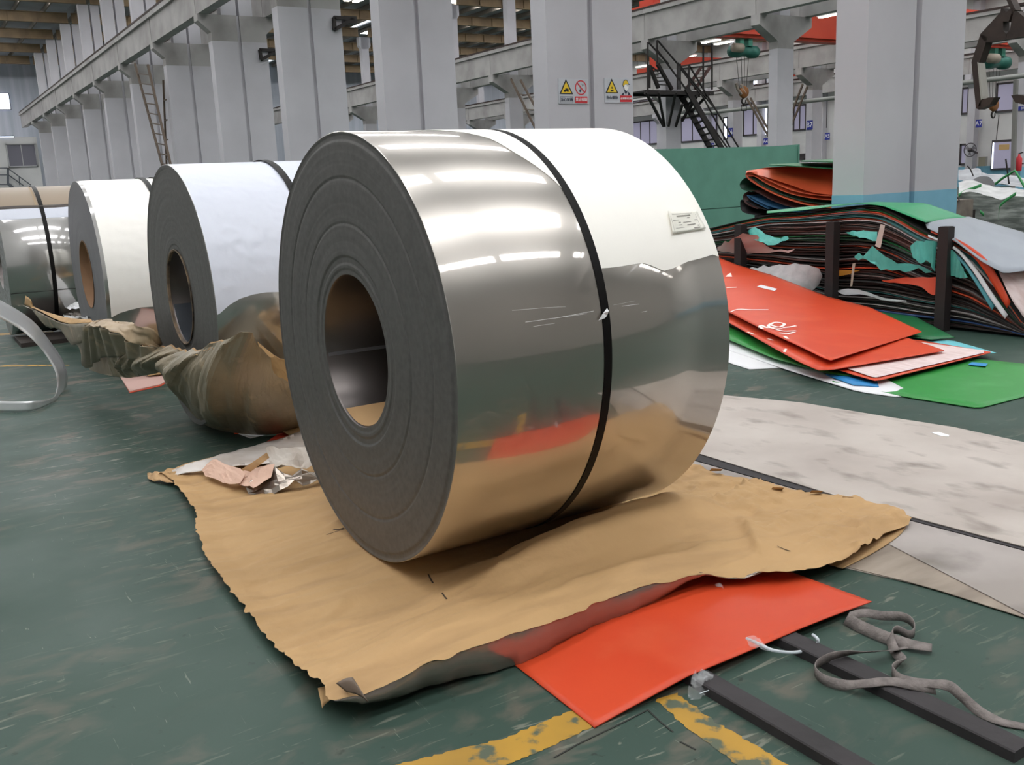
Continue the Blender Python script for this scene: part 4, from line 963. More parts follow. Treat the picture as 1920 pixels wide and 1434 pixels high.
o = loose('smooth grey sheet draped over the right end of the tall wavy pile', [(1735, 419, 'Y', 8.42), (1815, 406, 'Y', 9.55), (1920, 436, 'Y', 9.55), (1985, 462, 'Y', 9.5)], [(1738, 428, 'Y', 8.34), (1790, 452, 'Y', 8.32), (1840, 490, 'Y', 8.3), (1882, 513, 'Y', 8.3), (1985, 500, 'Y', 8.5)], mat('blue_grey_plastic', (150, 156, 164), .5, rgb2=(140, 146, 154), scale=2), nu=30, nv=12, bulge=lambda u, v: (0, 0, .10 * sin(pi * v) * sin(pi * min(1, u * 1.2)) ** .7 if u < .83 else 0))
o = loose('white film covered sheet hanging at the right end of the pile below the grey sheet', [(1872, 508, 'Y', 8.42), (1925, 505, 'Y', 8.5), (1985, 500, 'Y', 8.55)], [(1888, 545, 'Y', 8.36), (1905, 575, 'Y', 8.34), (1925, 600, 'Y', 8.34), (1985, 630, 'Y', 8.4)], M_WFILM, nu=12, nv=8, wob=.02)
rag_ = []
for lb, A, B, mm in (('orange sheet edge curving down along the grey sheet at the right end', [(1745, 432), (1800, 451), (1846, 482), (1872, 520), (1895, 566)], [(1745, 436), (1798, 458), (1838, 497), (1864, 538), (1888, 578)], M_OR), ('white sheet edge curving down under the orange edge at the right end', [(1740, 440), (1790, 462), (1828, 500), (1858, 545), (1890, 590)], [(1740, 444), (1788, 467), (1823, 507), (1852, 553), (1884, 598)], M_WHITE), ('teal blue sheet edge curving down at the right end of the pile', [(1760, 458), (1800, 482), (1832, 522), (1866, 572)], [(1760, 462), (1798, 488), (1828, 530), (1860, 582)], mat('teal_blue_plastic', (74, 150, 160), .5))):
    o = MB().grid(sheet_grid([(x, y, 'Y', 8.36) for x, y in A], [(x, y, 'Y', 8.34) for x, y in B], 20, 3), .004).build('plastic_sheet', mm); tag(o, lb, 'sheet')
# posts
for (x, y0, y1, wd), lb in zip(((1387, 421, 520, 15), (1557, 416, 575, 18), (1764, 425, 622, 22)), ('dark square steel post at the left of the wavy pile', 'dark square steel post in the middle of the wavy pile', 'dark square steel post at the right of the wavy pile')):
    p = PY(x, y1, 8.30); zt = PY(x, y0, 8.30).z; s = .052
    m = MB().box((p.x - s, 8.26, 0), (p.x + s, 8.36, zt)); m.box((p.x - s + .008, 8.268, zt), (p.x + s - .008, 8.352, zt + .004))
    tag(m.build('steel_post', mat('post_brown', (44, 36, 36), .6, rgb2=(36, 30, 30), scale=5)), lb, 'post')
# films and rags poking out of the pile
def rag(label, A, B, m_, wob=.03, nu=14, nv=8, name='film_scrap', bulge=None):
    o = MB().grid(sheet_grid(A, B, nu, nv, wob=wob, wf=9, bulge=bulge)).build(name, m_); return tag(o, label, 'film')
q = lambda L, Y: [(1320 + x / 3.187, 270 + y / 3.187, 'Y', Y + d) for x, y, d in L]
rib = lambda u, v: (0, -.02 * abs(sin(u * 16)), 0)
rag('teal film flap beside the left post, ribbed and hanging out of the pile', q([(260, 530, 0), (300, 495, 0), (360, 530, 0), (440, 560, 0), (500, 545, 0)], 8.35), q([(290, 560, -.05), (350, 590, -.06), (400, 600, -.05), (450, 590, -.03), (510, 565, 0)], 8.35), M_TEALF, bulge=rib)
rag('pale pink film flap draped over the left post', q([(80, 610, 0), (180, 560, -.12), (240, 540, -.14), (320, 545, -.1), (380, 620, 0), (540, 630, 0)], 8.37), q([(80, 640, 0), (180, 645, 0), (260, 650, 0), (340, 652, 0), (420, 645, 0), (540, 636, 0)], 8.37), mat('pale_pink_film', (206, 176, 170), .5, bump=.2, bscale=14))
rag('rolled grey white film below the left part of the pile', q([(260, 745, 0), (420, 725, 0), (560, 712, -.05), (640, 725, -.05), (690, 745, -.04), (710, 790, 0)], 8.3), q([(270, 755, 0), (420, 790, -.1), (540, 850, -.15), (600, 885, -.1), (660, 880, -.05), (690, 840, 0)], 8.3), M_GREYF, bulge=rib)
rag('small teal film tongue high in the middle of the pile', q([(845, 520, 0), (930, 515, 0), (1035, 520, 0)], 8.36), q([(860, 540, 0), (940, 560, -.03), (1035, 580, -.03)], 8.36), M_TEALF)
rag('largest teal film bundle hanging in the middle right of the pile', q([(900, 670, 0), (1010, 620, -.06), (1050, 640, -.08), (1120, 700, -.08), (1200, 710, -.05), (1365, 745, 0)], 8.36), q([(900, 675, 0), (1000, 720, -.06), (1080, 750, -.08), (1180, 745, -.06), (1280, 755, -.03), (1365, 758, 0)], 8.36), M_TEALF, .05)
rag('teal film cone bulging out left of the right post', q([(1230, 610, 0), (1290, 590, -.05), (1350, 575, -.05), (1395, 580, 0)], 8.3), q([(1250, 660, -.03), (1300, 715, -.08), (1340, 700, -.05), (1380, 750, 0)], 8.3), M_TEALF, .04, bulge=rib)
rag('teal ribbed film sheet right of the right post', q([(1450, 630, 0), (1490, 635, -.02), (1520, 680, -.03), (1575, 790, 0)], 8.34), q([(1450, 780, 0), (1480, 790, 0), (1520, 795, 0), (1580, 795, 0)], 8.34), M_TEALF, .02, bulge=rib)
rag('white rolled film edge low in the pile between the middle and right posts', q([(800, 880, 0), (860, 862, -.04), (980, 885, -.03), (1100, 925, 0), (1210, 935, 0)], 8.34), q([(800, 885, 0), (840, 900, -.03), (960, 900, -.03), (1080, 935, 0), (1210, 942, 0)], 8.34), mat('clean_white_film', (225, 225, 228), .4), .01)
rag('white tape strip hanging across the top of the pile', q([(1055, 480, 0), (1082, 485, 0)], 8.33), q([(1022, 610, -.03), (1055, 620, -.03)], 8.33), mat('aged_white_tape', (190, 176, 166), .6), .01, 4, 8)
rag('thin pale tape strip hanging low between the posts', q([(888, 710, 0), (905, 708, 0)], 8.33), q([(874, 850, -.02), (886, 850, -.02)], 8.33), mat('pale_tape', (170, 156, 140), .6), .01, 3, 8)
rag('orange sheet corner folded out left of the right post', q([(1060, 815, 0), (1200, 800, 0), (1380, 795, 0), (1460, 790, 0)], 8.36), q([(1080, 825, 0), (1280, 848, -.03), (1370, 905, -.05), (1462, 855, 0)], 8.36), M_OR, .01)
rag('mustard sheet corner beside the middle post', q([(785, 755, 0), (930, 752, 0)], 8.36), q([(785, 790, 0), (840, 785, 0), (930, 756, 0)], 8.36), mat('mustard_sheet', (176, 124, 44), .5), .005, 8, 4)
# ------------------------------------------------------------------ green steel partition box, rolled sheets, bales
M_TEALP = mat('sea_green_paint', (96, 148, 130), 0.6, rgb2=(90, 140, 123), scale=2)
gx = -18.0; zt = PX(1495, 273, gx).z; yr = PX(1495, 300, gx).y; zs = PX(1440, 384, gx).z
gb = thing('green_container', 'large plain sea green steel box behind the wavy pile', 'container', (gx - 1.2, (11.3 + yr) / 2, 0))
MB().box((gx - 2.4, 11.3, .02), (gx, yr, zs - .01)).build('lower_panel', M_TEALP, gb)
MB().box((gx - 2.4, 11.3, zs + .01), (gx, yr, zt)).build('upper_panel', M_TEALP, gb)
MB().box((gx - 2.39, 11.31, zs - .01), (gx - .015, yr - .01, zs + .01)).build('panel_joint', mat('joint_dark', (60, 96, 86), .7), gb)
MB().box((gx - 2.4, yr, .02), (gx + .03, yr + .05, zt + .03)).build('end_post', M_TEALP, gb)

M_OR2 = mat('dusty_orange_plastic', (226, 104, 62), .4, rgb2=(210, 88, 52), scale=1.5)
def rolled(label, pts, m_, yb_, th, Yf, name='bent_sheet'):
    """a sheet bent over like a U on its side: px outline of the front edge, run back to the column side"""
    P3 = smooth_pl([PY(x, y, Yf) for x, y in pts], 8)
    o = MB().grid([[p, p + Vector((0, (yb_ - Yf) * .5, .02)), p + Vector((0, yb_ - Yf, 0))] for p in P3], th).build(name, m_)
    return tag(o, label, 'sheet')
YB = 12.0
rolled('orange bent plastic sheet, upper surface of the folded stack left of the twin column', [(1400, 326), (1430, 316), (1480, 313), (1530, 315), (1600, 318)], M_OR2, 14.2, .006, YB + .35)
for i, (pts, mm, lb) in enumerate((
    ([(1600, 368), (1540, 366), (1490, 358), (1450, 342), (1425, 330), (1405, 322), (1398, 330), (1415, 345), (1460, 368), (1520, 386), (1600, 392)], M_OR2, 'outer orange sheet curling round the left end of the folded stack'),
    ([(1600, 376), (1530, 372), (1480, 362), (1440, 345), (1415, 330), (1403, 328)], M_OR2, 'second orange sheet edge inside the folded stack'),
    ([(1600, 384), (1520, 379), (1470, 366), (1430, 348), (1408, 333), (1396, 334), (1387, 345), (1392, 355), (1410, 360)], mat('folded_green', (24, 66, 48), .5), 'dark green sheet curling in the middle of the folded stack'),
    ([(1600, 392), (1500, 390), (1450, 376), (1415, 358), (1400, 360), (1393, 368), (1398, 382), (1420, 392)], mat('folded_maroon', (74, 34, 28), .5), 'maroon sheet curling low in the folded stack'),
    ([(1600, 397), (1500, 397), (1440, 385), (1402, 366), (1410, 376), (1440, 392)], mat('folded_blue', (50, 100, 140), .5), 'blue sheet edge low in the folded stack'),
    ([(1600, 402), (1480, 400), (1420, 388), (1392, 374), (1388, 386), (1394, 398), (1420, 404)], mat('folded_black', (36, 32, 34), .5), 'black sheet curling at the bottom of the folded stack'))):
    rolled(lb, pts, mm, YB + 2.0, .008, YB + .02 * i)
G = sheet_grid([(1398, 324, 'Y', YB), (1430, 330, 'Y', YB), (1480, 346, 'Y', YB), (1530, 362, 'Y', YB), (1600, 367, 'Y', YB)], [(1404, 320, 'Y', YB + .4), (1440, 314, 'Y', YB + .5), (1490, 312, 'Y', YB + .6), (1540, 314, 'Y', YB + .7), (1600, 316, 'Y', YB + .8)], 24, 8, bulge=lambda u, v: (0, 0, .02 * sin(pi * v)))
tag(MB().grid(G).build('bent_sheet', M_OR2), 'broad orange face of the folded stack left of the twin column', 'sheet')
for lb, A, B in (('dark green sheet lying on top of the folded orange stack', [(1442, 309), (1500, 307), (1600, 305)], [(1442, 310), (1500, 313), (1600, 320)]), ('second dark green sheet end above the folded orange stack', [(1502, 302), (1600, 298)], [(1502, 303), (1600, 306)])):
    tag(MB().grid(sheet_grid([(x, y, 'Y', YB + 1.2) for x, y in A], [(x, y, 'Y', YB) for x, y in B], 14, 5), .012).build('plastic_sheet', M_DGREEN), lb, 'sheet')
# support under the folded stack
tag(MB().box((-11.4, YB + .1, 0), (-8.6, YB + 1.9, PY(1450, 402, YB).z - .02)).build('sheet_block', mat('pile_dark brown2', (40, 32, 30), .7)), 'dark lower block of sheets under the folded orange stack', 'sheet')

M_BALE = mat('white_wrap', (196, 196, 196), .5, rgb2=(172, 173, 172), scale=6, bump=.3, bscale=20)
M_BALES = mat('layered_grey_bale', (150, 156, 150), .7, rgb2=(96, 102, 98), scale=3.5, stretch=(1, 1, 5), mix=(.35, .6), bump=.4, bscale=10)
M_GSTR = mat('green_strapping', (60, 150, 86), .5)
bl = thing('wrapped_bale', 'large white wrapped bale with green strapping at the right edge', 'bale', (-8.4, 14, 0))
YB2 = 14.0
topf = [(1798, 362, 'Y', YB2), (1810, 361, 'Y', YB2), (1825, 360, 'Y', YB2), (1850, 368, 'Y', YB2), (1875, 375, 'Y', YB2), (1890, 370, 'Y', YB2), (1905, 368, 'Y', YB2), (1960, 372, 'Y', YB2)]
topb = [(1797, 342, 'Y', YB2 + 1.2), (1820, 338, 'Y', YB2 + 1.2), (1845, 346, 'Y', YB2 + 1.2), (1880, 352, 'Y', YB2 + 1.2), (1905, 356, 'Y', YB2 + 1.2), (1920, 358, 'Y', YB2 + 1.2), (1965, 356, 'Y', YB2 + 1.2)]
MB().grid(sheet_grid(topb, topf, 40, 12, wob=.03, wf=4, bulge=lambda u, v: (0, 0, .05 * sin(pi * v)))).build('white_cover', M_BALE, bl)
bt_ = [W(p) for p in topf]
G = [[Vector((p.x, p.y + .03 * fbm(p.x * 3, v * 5, 3) - .08 * sin(pi * v), lerp(p.z, .01, v))) for p in smooth_pl(bt_, 6)] for v in [i / 16 for i in range(17)]]
MB().grid(G).build('layered_side', M_BALES, bl)
MB().box((bt_[0].x + .02, YB2 + .03, .02), (bt_[-1].x, YB2 + 1.15, bt_[0].z - .25)).build('bale_core', M_BALES, bl)
for pts in ([(1797, 370), (1808, 362), (1825, 356), (1840, 350)], [(1872, 412), (1873, 400), (1876, 388), (1890, 376), (1905, 366)], [(1838, 400), (1845, 406)]):
    m = MB(); q = smooth_pl([PY(x, y, YB2 - .12 + (.3 if y < 365 else 0)) for x, y in pts], 5); m.grid([[p, p + Vector((.0, 0, .05))] for p in q], .004); m.build('green_strap', M_GSTR, bl)
b2 = thing('wrapped_bale', 'pale silvery bale with black and green ties behind the white bale', 'bale', (-10, 17.5, 0))
MB().grid(sheet_grid([(1797, 318, 'Y', 17.8), (1835, 315, 'Y', 17.8), (1842, 326, 'Y', 17.6), (1880, 328, 'Y', 17.8), (1925, 332, 'Y', 17.8), (1965, 334, 'Y', 17.8)], [(1797, 340, 'Y', 16.4), (1840, 342, 'Y', 16.4), (1870, 346, 'Y', 16.4), (1910, 354, 'Y', 16.4), (1965, 362, 'Y', 16.4)], 24, 8, wob=.06, wf=2)).build('silver_cover', mat('silver_wrap', (178, 180, 184), .35, .2, rgb2=(150, 152, 158), scale=4, bump=.3, bscale=8), b2)
MB().box((-12.0, 16.5, .0), (-9.0, 17.7, .95)).build('bale_core', M_BALES, b2)
MB().grid(sheet_grid([(1818, 342, 'Y', 16.3), (1835, 331, 'Y', 16.5), (1855, 332, 'Y', 16.5), (1866, 345, 'Y', 16.3)], [(1818, 343, 'Y', 16.1), (1838, 345, 'Y', 16.1), (1852, 348, 'Y', 16.1), (1864, 350, 'Y', 16.1)], 12, 6)).build('black_patch', mat('black_film', (46, 44, 48), .5), b2)
m = MB(); m.tube([PY(x, y, 16.2) for x, y in ((1866, 345), (1880, 334), (1893, 326), (1903, 320), (1912, 334), (1922, 352))], .022, 6); m.build('green_tie', M_GSTR, b2)
m = MB(); m.tube([PY(x, y, 16.25) for x, y in ((1886, 298), (1889, 320), (1892, 345))], .014, 5); m.build('black_tie', M_BLACKSTEEL, b2)
m = MB(); m.tube([PY(x, y, 16.9) for x, y in ((1814, 311), (1820, 318), (1825, 330))], .012, 5); m.build('black_tie', M_BLACKSTEEL, b2)
cb = thing('concrete_block', 'grey brown concrete block with lifting loops beside the twin column', 'block', (-7.6, 11.9, 0))
zc = PY(1780, 376, 11.5).z
xc_ = PY(1788, 380, 11.5).x
MB().box((PY(1735, 380, 11.5).x, 11.5, 0), (xc_, PX(1825, 380, xc_).y, zc)).build('block', mat('grubby_concrete', (128, 118, 108), .9, rgb2=(86, 78, 72), scale=3, mix=(.4, .7)), cb)
for x in (1742, 1792):
    p = PY(x, 376, 11.6); m = MB(); m.tube([p + Vector((.05 * cos(a), 0, .05 * sin(a) - .01)) for a in [pi * i / 8 for i in range(9)]], .008, 6); m.build('lifting_loop', M_BLACKSTEEL, cb)

# ------------------------------------------------------------------ safety boards
M_BOARD = mat('sign_grey', (186, 188, 194), .5); M_SBLK = mat('sign_black', (26, 24, 26), .6); M_SYEL = mat('sign_yellow', (226, 190, 40), .6); M_SRED = mat('sign_red', (200, 44, 52), .6); M_SWHT = mat('sign_white', (235, 235, 235), .6); M_SNAVY = mat('sign_navy', (44, 52, 70), .6)
XS = -6.95 - 6.02 + .002
def flatpoly(m, pts, x, mi=0):
    m.prism([(x, y, z) for y, z in pts], (-.0015, 0, 0), mi)
def board(label, ya, yb, za, zb, kind):
    t = thing('safety_sign', label, 'sign', (XS, (ya + yb) / 2, za))
    MB().box((XS, ya, za), (XS + .012, yb, zb)).build('board', M_BOARD, t)
    X = XS + .015; h = zb - za; w_ = (yb - ya) / 2; c1 = ya + w_ * .5; c2 = ya + w_ * 1.5
    tri = lambda s, dz=0: [(c1 - .135 * s, za + h * .36 + .012 + dz + (1 - s) * .035), (c1 + .135 * s, za + h * .36 + .012 + dz + (1 - s) * .035), (c1, za + h * .36 + .012 + .235 * s + dz + (1 - s) * .035)]
    m = MB(); flatpoly(m, tri(1), X); m.build('warning_triangle', M_SBLK, t)
    m = MB(); flatpoly(m, tri(.76, .006), X + .002); m.build('triangle_field', M_SYEL, t)
    Xp = X + .004; zz = za + h * .36
    m = MB()
    if kind == 0:
        m.box((Xp, c1 - .045, zz + .06), (Xp + .001, c1 + .045, zz + .08)); m.box((Xp, c1 - .02, zz + .08), (Xp + .001, c1 + .03, zz + .10))
        for dy in (-.03, .03): flatpoly(m, [(c1 + dy + .016 * cos(a), zz + .058 + .016 * sin(a)) for a in [2 * pi * i / 8 for i in range(8)]], Xp + .001)
        m.box((Xp, c1 + .035, zz + .085), (Xp + .001, c1 + .055, zz + .095))
    else:
        m.box((Xp, c1 - .03, zz + .04), (Xp + .001, c1 + .03, zz + .062)); m.box((Xp, c1 - .012, zz + .085), (Xp + .001, c1 + .012, zz + .11)); flatpoly(m, [(c1 - .008, zz + .13), (c1 + .008, zz + .13), (c1, zz + .115)], Xp + .001)
    pi_ = m.build('pictogram', M_SBLK, t); pi_['kind'] = 'stuff'
    if kind == 0:
        m = MB(); N = 40; r0, r1 = .098, .116; cz_ = za + h * .655
        vs = [(X, c2 + r * cos(2 * pi * i / N), cz_ + r * sin(2 * pi * i / N)) for r in (r0, r1) for i in range(N)]
        m.add(vs, [(i, (i + 1) % N, N + (i + 1) % N, N + i) for i in range(N)])
        d = .07; m.add([(X, c2 - d - .008, cz_ + d - .008), (X, c2 - d + .008, cz_ + d + .008), (X, c2 + d + .008, cz_ - d + .008), (X, c2 + d - .008, cz_ - d - .008)], [(0, 1, 2, 3)])
        m.build('prohibition_ring', M_SRED, t)
        m = MB()
        flatpoly(m, [(c2 - .015 + .018 * cos(a), cz_ - .05 + .024 * sin(a)) for a in [2 * pi * i / 10 for i in range(10)]], X - .001)
        for pts in ([(-.02, .0), (-.01, -.02), (.0, -.03)], [(.0, .05), (.015, .06), (.025, .045), (.03, .02)], [(.04, .06), (.05, .045), (.055, .03)]):
            for a, b in zip(pts, pts[1:]): m.bar((X - .001, c2 + a[0], cz_ + a[1]), (X - .001, c2 + b[0], cz_ + b[1]), .006, .001)
        k_ = m.build('cigarette_pictogram', M_SNAVY, t); k_['kind'] = 'stuff'
    else:
        cz_ = za + h * .64; F = lambda L, mm, nm, x=X: (lambda m: (flatpoly(m, [(c2 + a, cz_ + b) for a, b in L], x), m.build(nm, mm, t)))(MB())
        F([(-.055, .02), (-.055, .05), (-.04, .09), (-.01, .11), (.02, .108), (.042, .09), (.055, .06), (.075, .055), (.055, .048), (.0, .05), (-.03, .03)], M_SYEL, 'hard_hat', X + .001)
        F([(-.065, .02), (-.065, .055), (-.047, .1), (-.012, .121), (.024, .118), (.05, .098), (.062, .066), (.09, .052), (.09, .04), (.06, .042), (.0, .044), (-.03, .02), (-.05, .0)], M_SNAVY, 'hat_outline')
        F([(-.04, .0), (-.03, .035), (.0, .045), (.055, .042), (.06, .0), (.05, -.03), (.02, -.06), (-.02, -.04)], M_SWHT, 'face', X + .001)
        F([(-.05, .0), (-.04, .0), (-.02, -.045), (.02, -.06), (.035, -.045), (.03, -.08), (.0, -.12), (-.025, -.075)], M_SNAVY, 'chin_strap')
        F([(.02, .03), (.045, .03), (.045, .02), (.02, .02)], M_SNAVY, 'eye', X + .003)
        F([(-.1, -.13), (-.06, -.09), (-.03, -.085), (-.045, -.13)], M_SNAVY, 'collar'); F([(.05, -.13), (.045, -.07), (.08, -.09), (.11, -.13)], M_SNAVY, 'collar')
    # captions
    zc_ = za + h * .17
    cap1, cap2 = (('当心车辆', '禁止吸烟'), ('当心落物', '必须戴安全帽'))[kind]
    if kind == 0:
        for a, b, c, d in ((c1 - .125, c1 + .125, zc_ - .052, zc_ - .048), (c1 - .125, c1 + .125, zc_ + .048, zc_ + .052), (c1 - .127, c1 - .123, zc_ - .05, zc_ + .05), (c1 + .123, c1 + .127, zc_ - .05, zc_ + .05)):
            MB().box((X, a, c), (X + .001, b, d)).build('caption_frame', M_SNAVY, t)
    MB().box((X, c2 - .125, zc_ - .052), (X + .002, c2 + .125, zc_ + .052)).build('caption_plate', M_SRED, t)
    text(cap1, .062, M_SNAVY, (X + .003, c1, zc_ + (.012 if kind else 0)), (0, 1, 0), (0, 0, 1), t, 'caption')
    text(cap2, .058 if kind == 0 else .04, M_SWHT, (X + .005, c2, zc_), (0, 1, 0), (0, 0, 1), t, 'caption')
board('grey safety board with a yellow vehicle warning triangle and a no smoking ring', 9.275, 9.87, 2.785, 3.18, 0)
board('grey safety board with a yellow falling objects triangle and a yellow helmeted head', 10.215, 10.81, 2.81, 3.205, 1)

# blue position plates
M_PBLUE = mat('plate_blue', (34, 44, 140), .5)
def plate(body, label, x, Y, z, w_, h_):
    t = thing('position_plate', label, 'sign', (x, Y, z - h_ / 2))
    MB().box((x - w_ / 2, Y - .03, z - h_ / 2), (x + w_ / 2, Y, z + h_ / 2)).build('plate', M_PBLUE, t)
    text(body, h_ * .8, M_SWHT, (x, Y - .034, z), (1, 0, 0), (0, 0, 1), t)
def plate_px(body, label, x0, y0, x1, y1, Y):
    a = PY(x0, (y0 + y1) / 2, Y); b = PY(x1, (y0 + y1) / 2, Y); t = PY((x0 + x1) / 2, y0, Y).z; u = PY((x0 + x1) / 2, y1, Y).z
    plate(body, label, (a.x + b.x) / 2, Y, (t + u) / 2, abs(b.x - a.x), t - u)
plate_px('B7', 'blue plate reading B7 on a far white column', 1513, 226, 1524, 243, 43.79)
plate_px('B6', 'blue plate reading B6 beyond the black stair', 1365, 240, 1374, 256, 43.79)
plate_px('A5', 'blue plate reading A5 on the far wall right of the B7 column', 1547, 249, 1556, 262, 59.1)
plate_px('A4', 'blue plate reading A4 on the far wall behind the pole ladder', 1432, 259, 1440, 271, 59.1)
plate_px('A3', 'blue plate reading A3 low behind the black stair', 1331, 268, 1339, 279, 59.1)
plate_px('A7', 'blue plate reading A7 above the far fan at right', 1830, 224, 1841, 239, 59.1)
plate_px('B9', 'blue plate cut off by the right edge beside the hanging tong', 1910, 199, 1926, 207, 43.79)

# ------------------------------------------------------------------ stair tower on the second row
YS = 26.6
st = thing('stair_tower', 'black steel stair with railed landing on the second row column', 'stair', (-30.4, 28.5, 0))
zl = 4.85; xl0, xl1 = PY(1211, 172, YS).x, PY(1338, 170, YS).x
z6 = lambda x, y: (1180 + x / 5.517, 40 + y / 5.517)
XN, XF = -30.0, -30.85
def sp_(x, y, Y=None): return PX(*z6(x, y), XF if Y is None else Y)
def sbar(name, a, b, wd, Y=XN, Y2=None): return MB().bar(sp_(*a, Y), sp_(*b, Y2 or Y), wd).build(name, M_BLACKSTEEL, st)
ya_, yb_ = sp_(165, 720, XN).y, sp_(875, 712, XN).y; zl = (sp_(165, 720, XN).z + sp_(875, 712, XN).z) / 2; print('landing', ya_, yb_, sp_(165, 720, XN).z, sp_(875, 712, XN).z)
MB().box((XF - .1, ya_, zl - .06), (XN, yb_, zl)).build('landing', M_BLACKSTEEL, st)
for x in (XF, XN - .04): MB().box((x - .04, ya_, zl - .16), (x + .04, yb_, zl - .06)).build('landing_beam', M_BLACKSTEEL, st)
for a, b in (((170, 730), (355, 1085)), ((300, 730), (365, 1085)), ((480, 730), (405, 1085)), ((550, 860), (480, 1085)), ((700, 770), (545, 1030)), ((830, 740), (620, 960))): sbar('knee_brace', a, b, .09, XN, XF - .1)
for x, t0, t1 in ((190, 215, 715), (210, 450, 690), (500, 440, 705), (525, 440, 705), (615, 450, 705), (765, 255, 705), (855, 230, 705), (285, 195, 440)): sbar('rail_post', (x, t0), (x, t1), .055)
for a, b in (((195, 215), (405, 440)), ((290, 195), (500, 440)), ((290, 300), (500, 585)), ((500, 430), (870, 885)), ((525, 480), (740, 760)), ((615, 450), (1130, 1305)), ((500, 580), (1010, 1305)), ((740, 740), (1040, 1305)), ((765, 470), (850, 460)), ((210, 455), (300, 520)), ((535, 490), (765, 465))): sbar('handrail', a, b, .05)
# lower flight
A0, A1 = sp_(515, 735), sp_(835, 1310); B0, B1 = sp_(590, 690, XN), sp_(950, 1305, XN)
ext = lambda a, b: b + (b - a) * ((b.z - .0) / (a.z - b.z))
A1, B1 = ext(A0, A1), ext(B0, B1)

for a, b in ((A0, A1), (B0, B1)): MB().bar(a, b, .08, .24).build('stringer', M_BLACKSTEEL, st)
n = 20
for i in range(1, n):
    a, b = A0.lerp(A1, i / n), B0.lerp(B1, i / n); MB().bar(a, b, .22, .03).build('tread', M_BLACKSTEEL, st)
# upper flight, left, and steep flight right
for a, b in (((215, 480), (300, 690)), ((290, 440), (440, 705))): sbar('stringer', a, b, .12, XF)
for i in range(1, 6): MB().bar(sp_(lerp(225, 300, i / 6), lerp(480, 690, i / 6)), sp_(lerp(295, 430, i / 6), lerp(450, 700, i / 6)), .1, .03).build('tread', M_BLACKSTEEL, st)
M_RUSTR = mat('maroon_steel', (78, 46, 42), .6)
for a, b in (((745, 470), (590, 700)), ((840, 465), (680, 700))): MB().bar(sp_(*a, XF + .2), sp_(*b, XF + .2), .1).build('stringer', M_RUSTR, st)
for i in range(1, 6): MB().bar(sp_(lerp(745, 600, i / 6), lerp(475, 690, i / 6), XF + .2), sp_(lerp(840, 690, i / 6), lerp(470, 690, i / 6), XF + .2), .1, .03).build('tread', M_RUSTR, st)

# pipe along the third row
m = MB(); a, b = PY(1316, 213, 42.6), PY(1562, 184, 42.6); d = (b - a); m.tube([a - d * .4, a, b, b + d * 1.6], .11, 8)
tag(m.build('steel_pipe', mat('pipe_grey', (132, 134, 130), .5)), 'long grey pipe along the far columns below the hoist', 'pipe')

# ------------------------------------------------------------------ overhead cranes and hoists
M_CROR = mat('crane_orange', (214, 76, 48), .5, rgb2=(200, 66, 42), scale=.6)
M_HGRN = mat('hoist_green', (44, 104, 92), .5, .2); M_HOOK = mat('hook_ochre', (138, 88, 44), .6); M_ROPE = mat('wire_rope', (70, 66, 64), .6)
def crane(label, X, ya, yb, zb, w_=.5, h_=.75):
    t = thing('bridge_crane', label, 'crane', (X, (ya + yb) / 2, zb))
    m = MB(); m.prism([(X - w_ / 2, ya + .9, zb), (X - w_ / 2, yb - 1.2, zb), (X - w_ / 2, yb, 8.72), (X - w_ / 2, yb, max(9.2, zb + h_)), (X - w_ / 2, ya, max(9.2, zb + h_)), (X - w_ / 2, ya, 8.72)], (w_, 0, 0)); m.build('girder', M_CROR, t)
    MB().box((X - .09 - w_ * .2, ya + .6, zb - .14), (X + .09 + w_ * .2, yb - 1, zb)).build('lower_flange', M_CROR, t)
    for y in (ya, yb): MB().box((X - 1.6, y - .2, 8.55), (X + 1.6, y + .2, 8.95)).build('end_carriage', M_CROR, t)
    for y in (ya, yb):
        for s in (-1.2, 1.2): MB().lathe([(0, -.06), (.16, -.06), (.16, .06), (0, .06)], (X + s, y, 8.51), 14).build('wheel', M_RAIL, t)
    return t
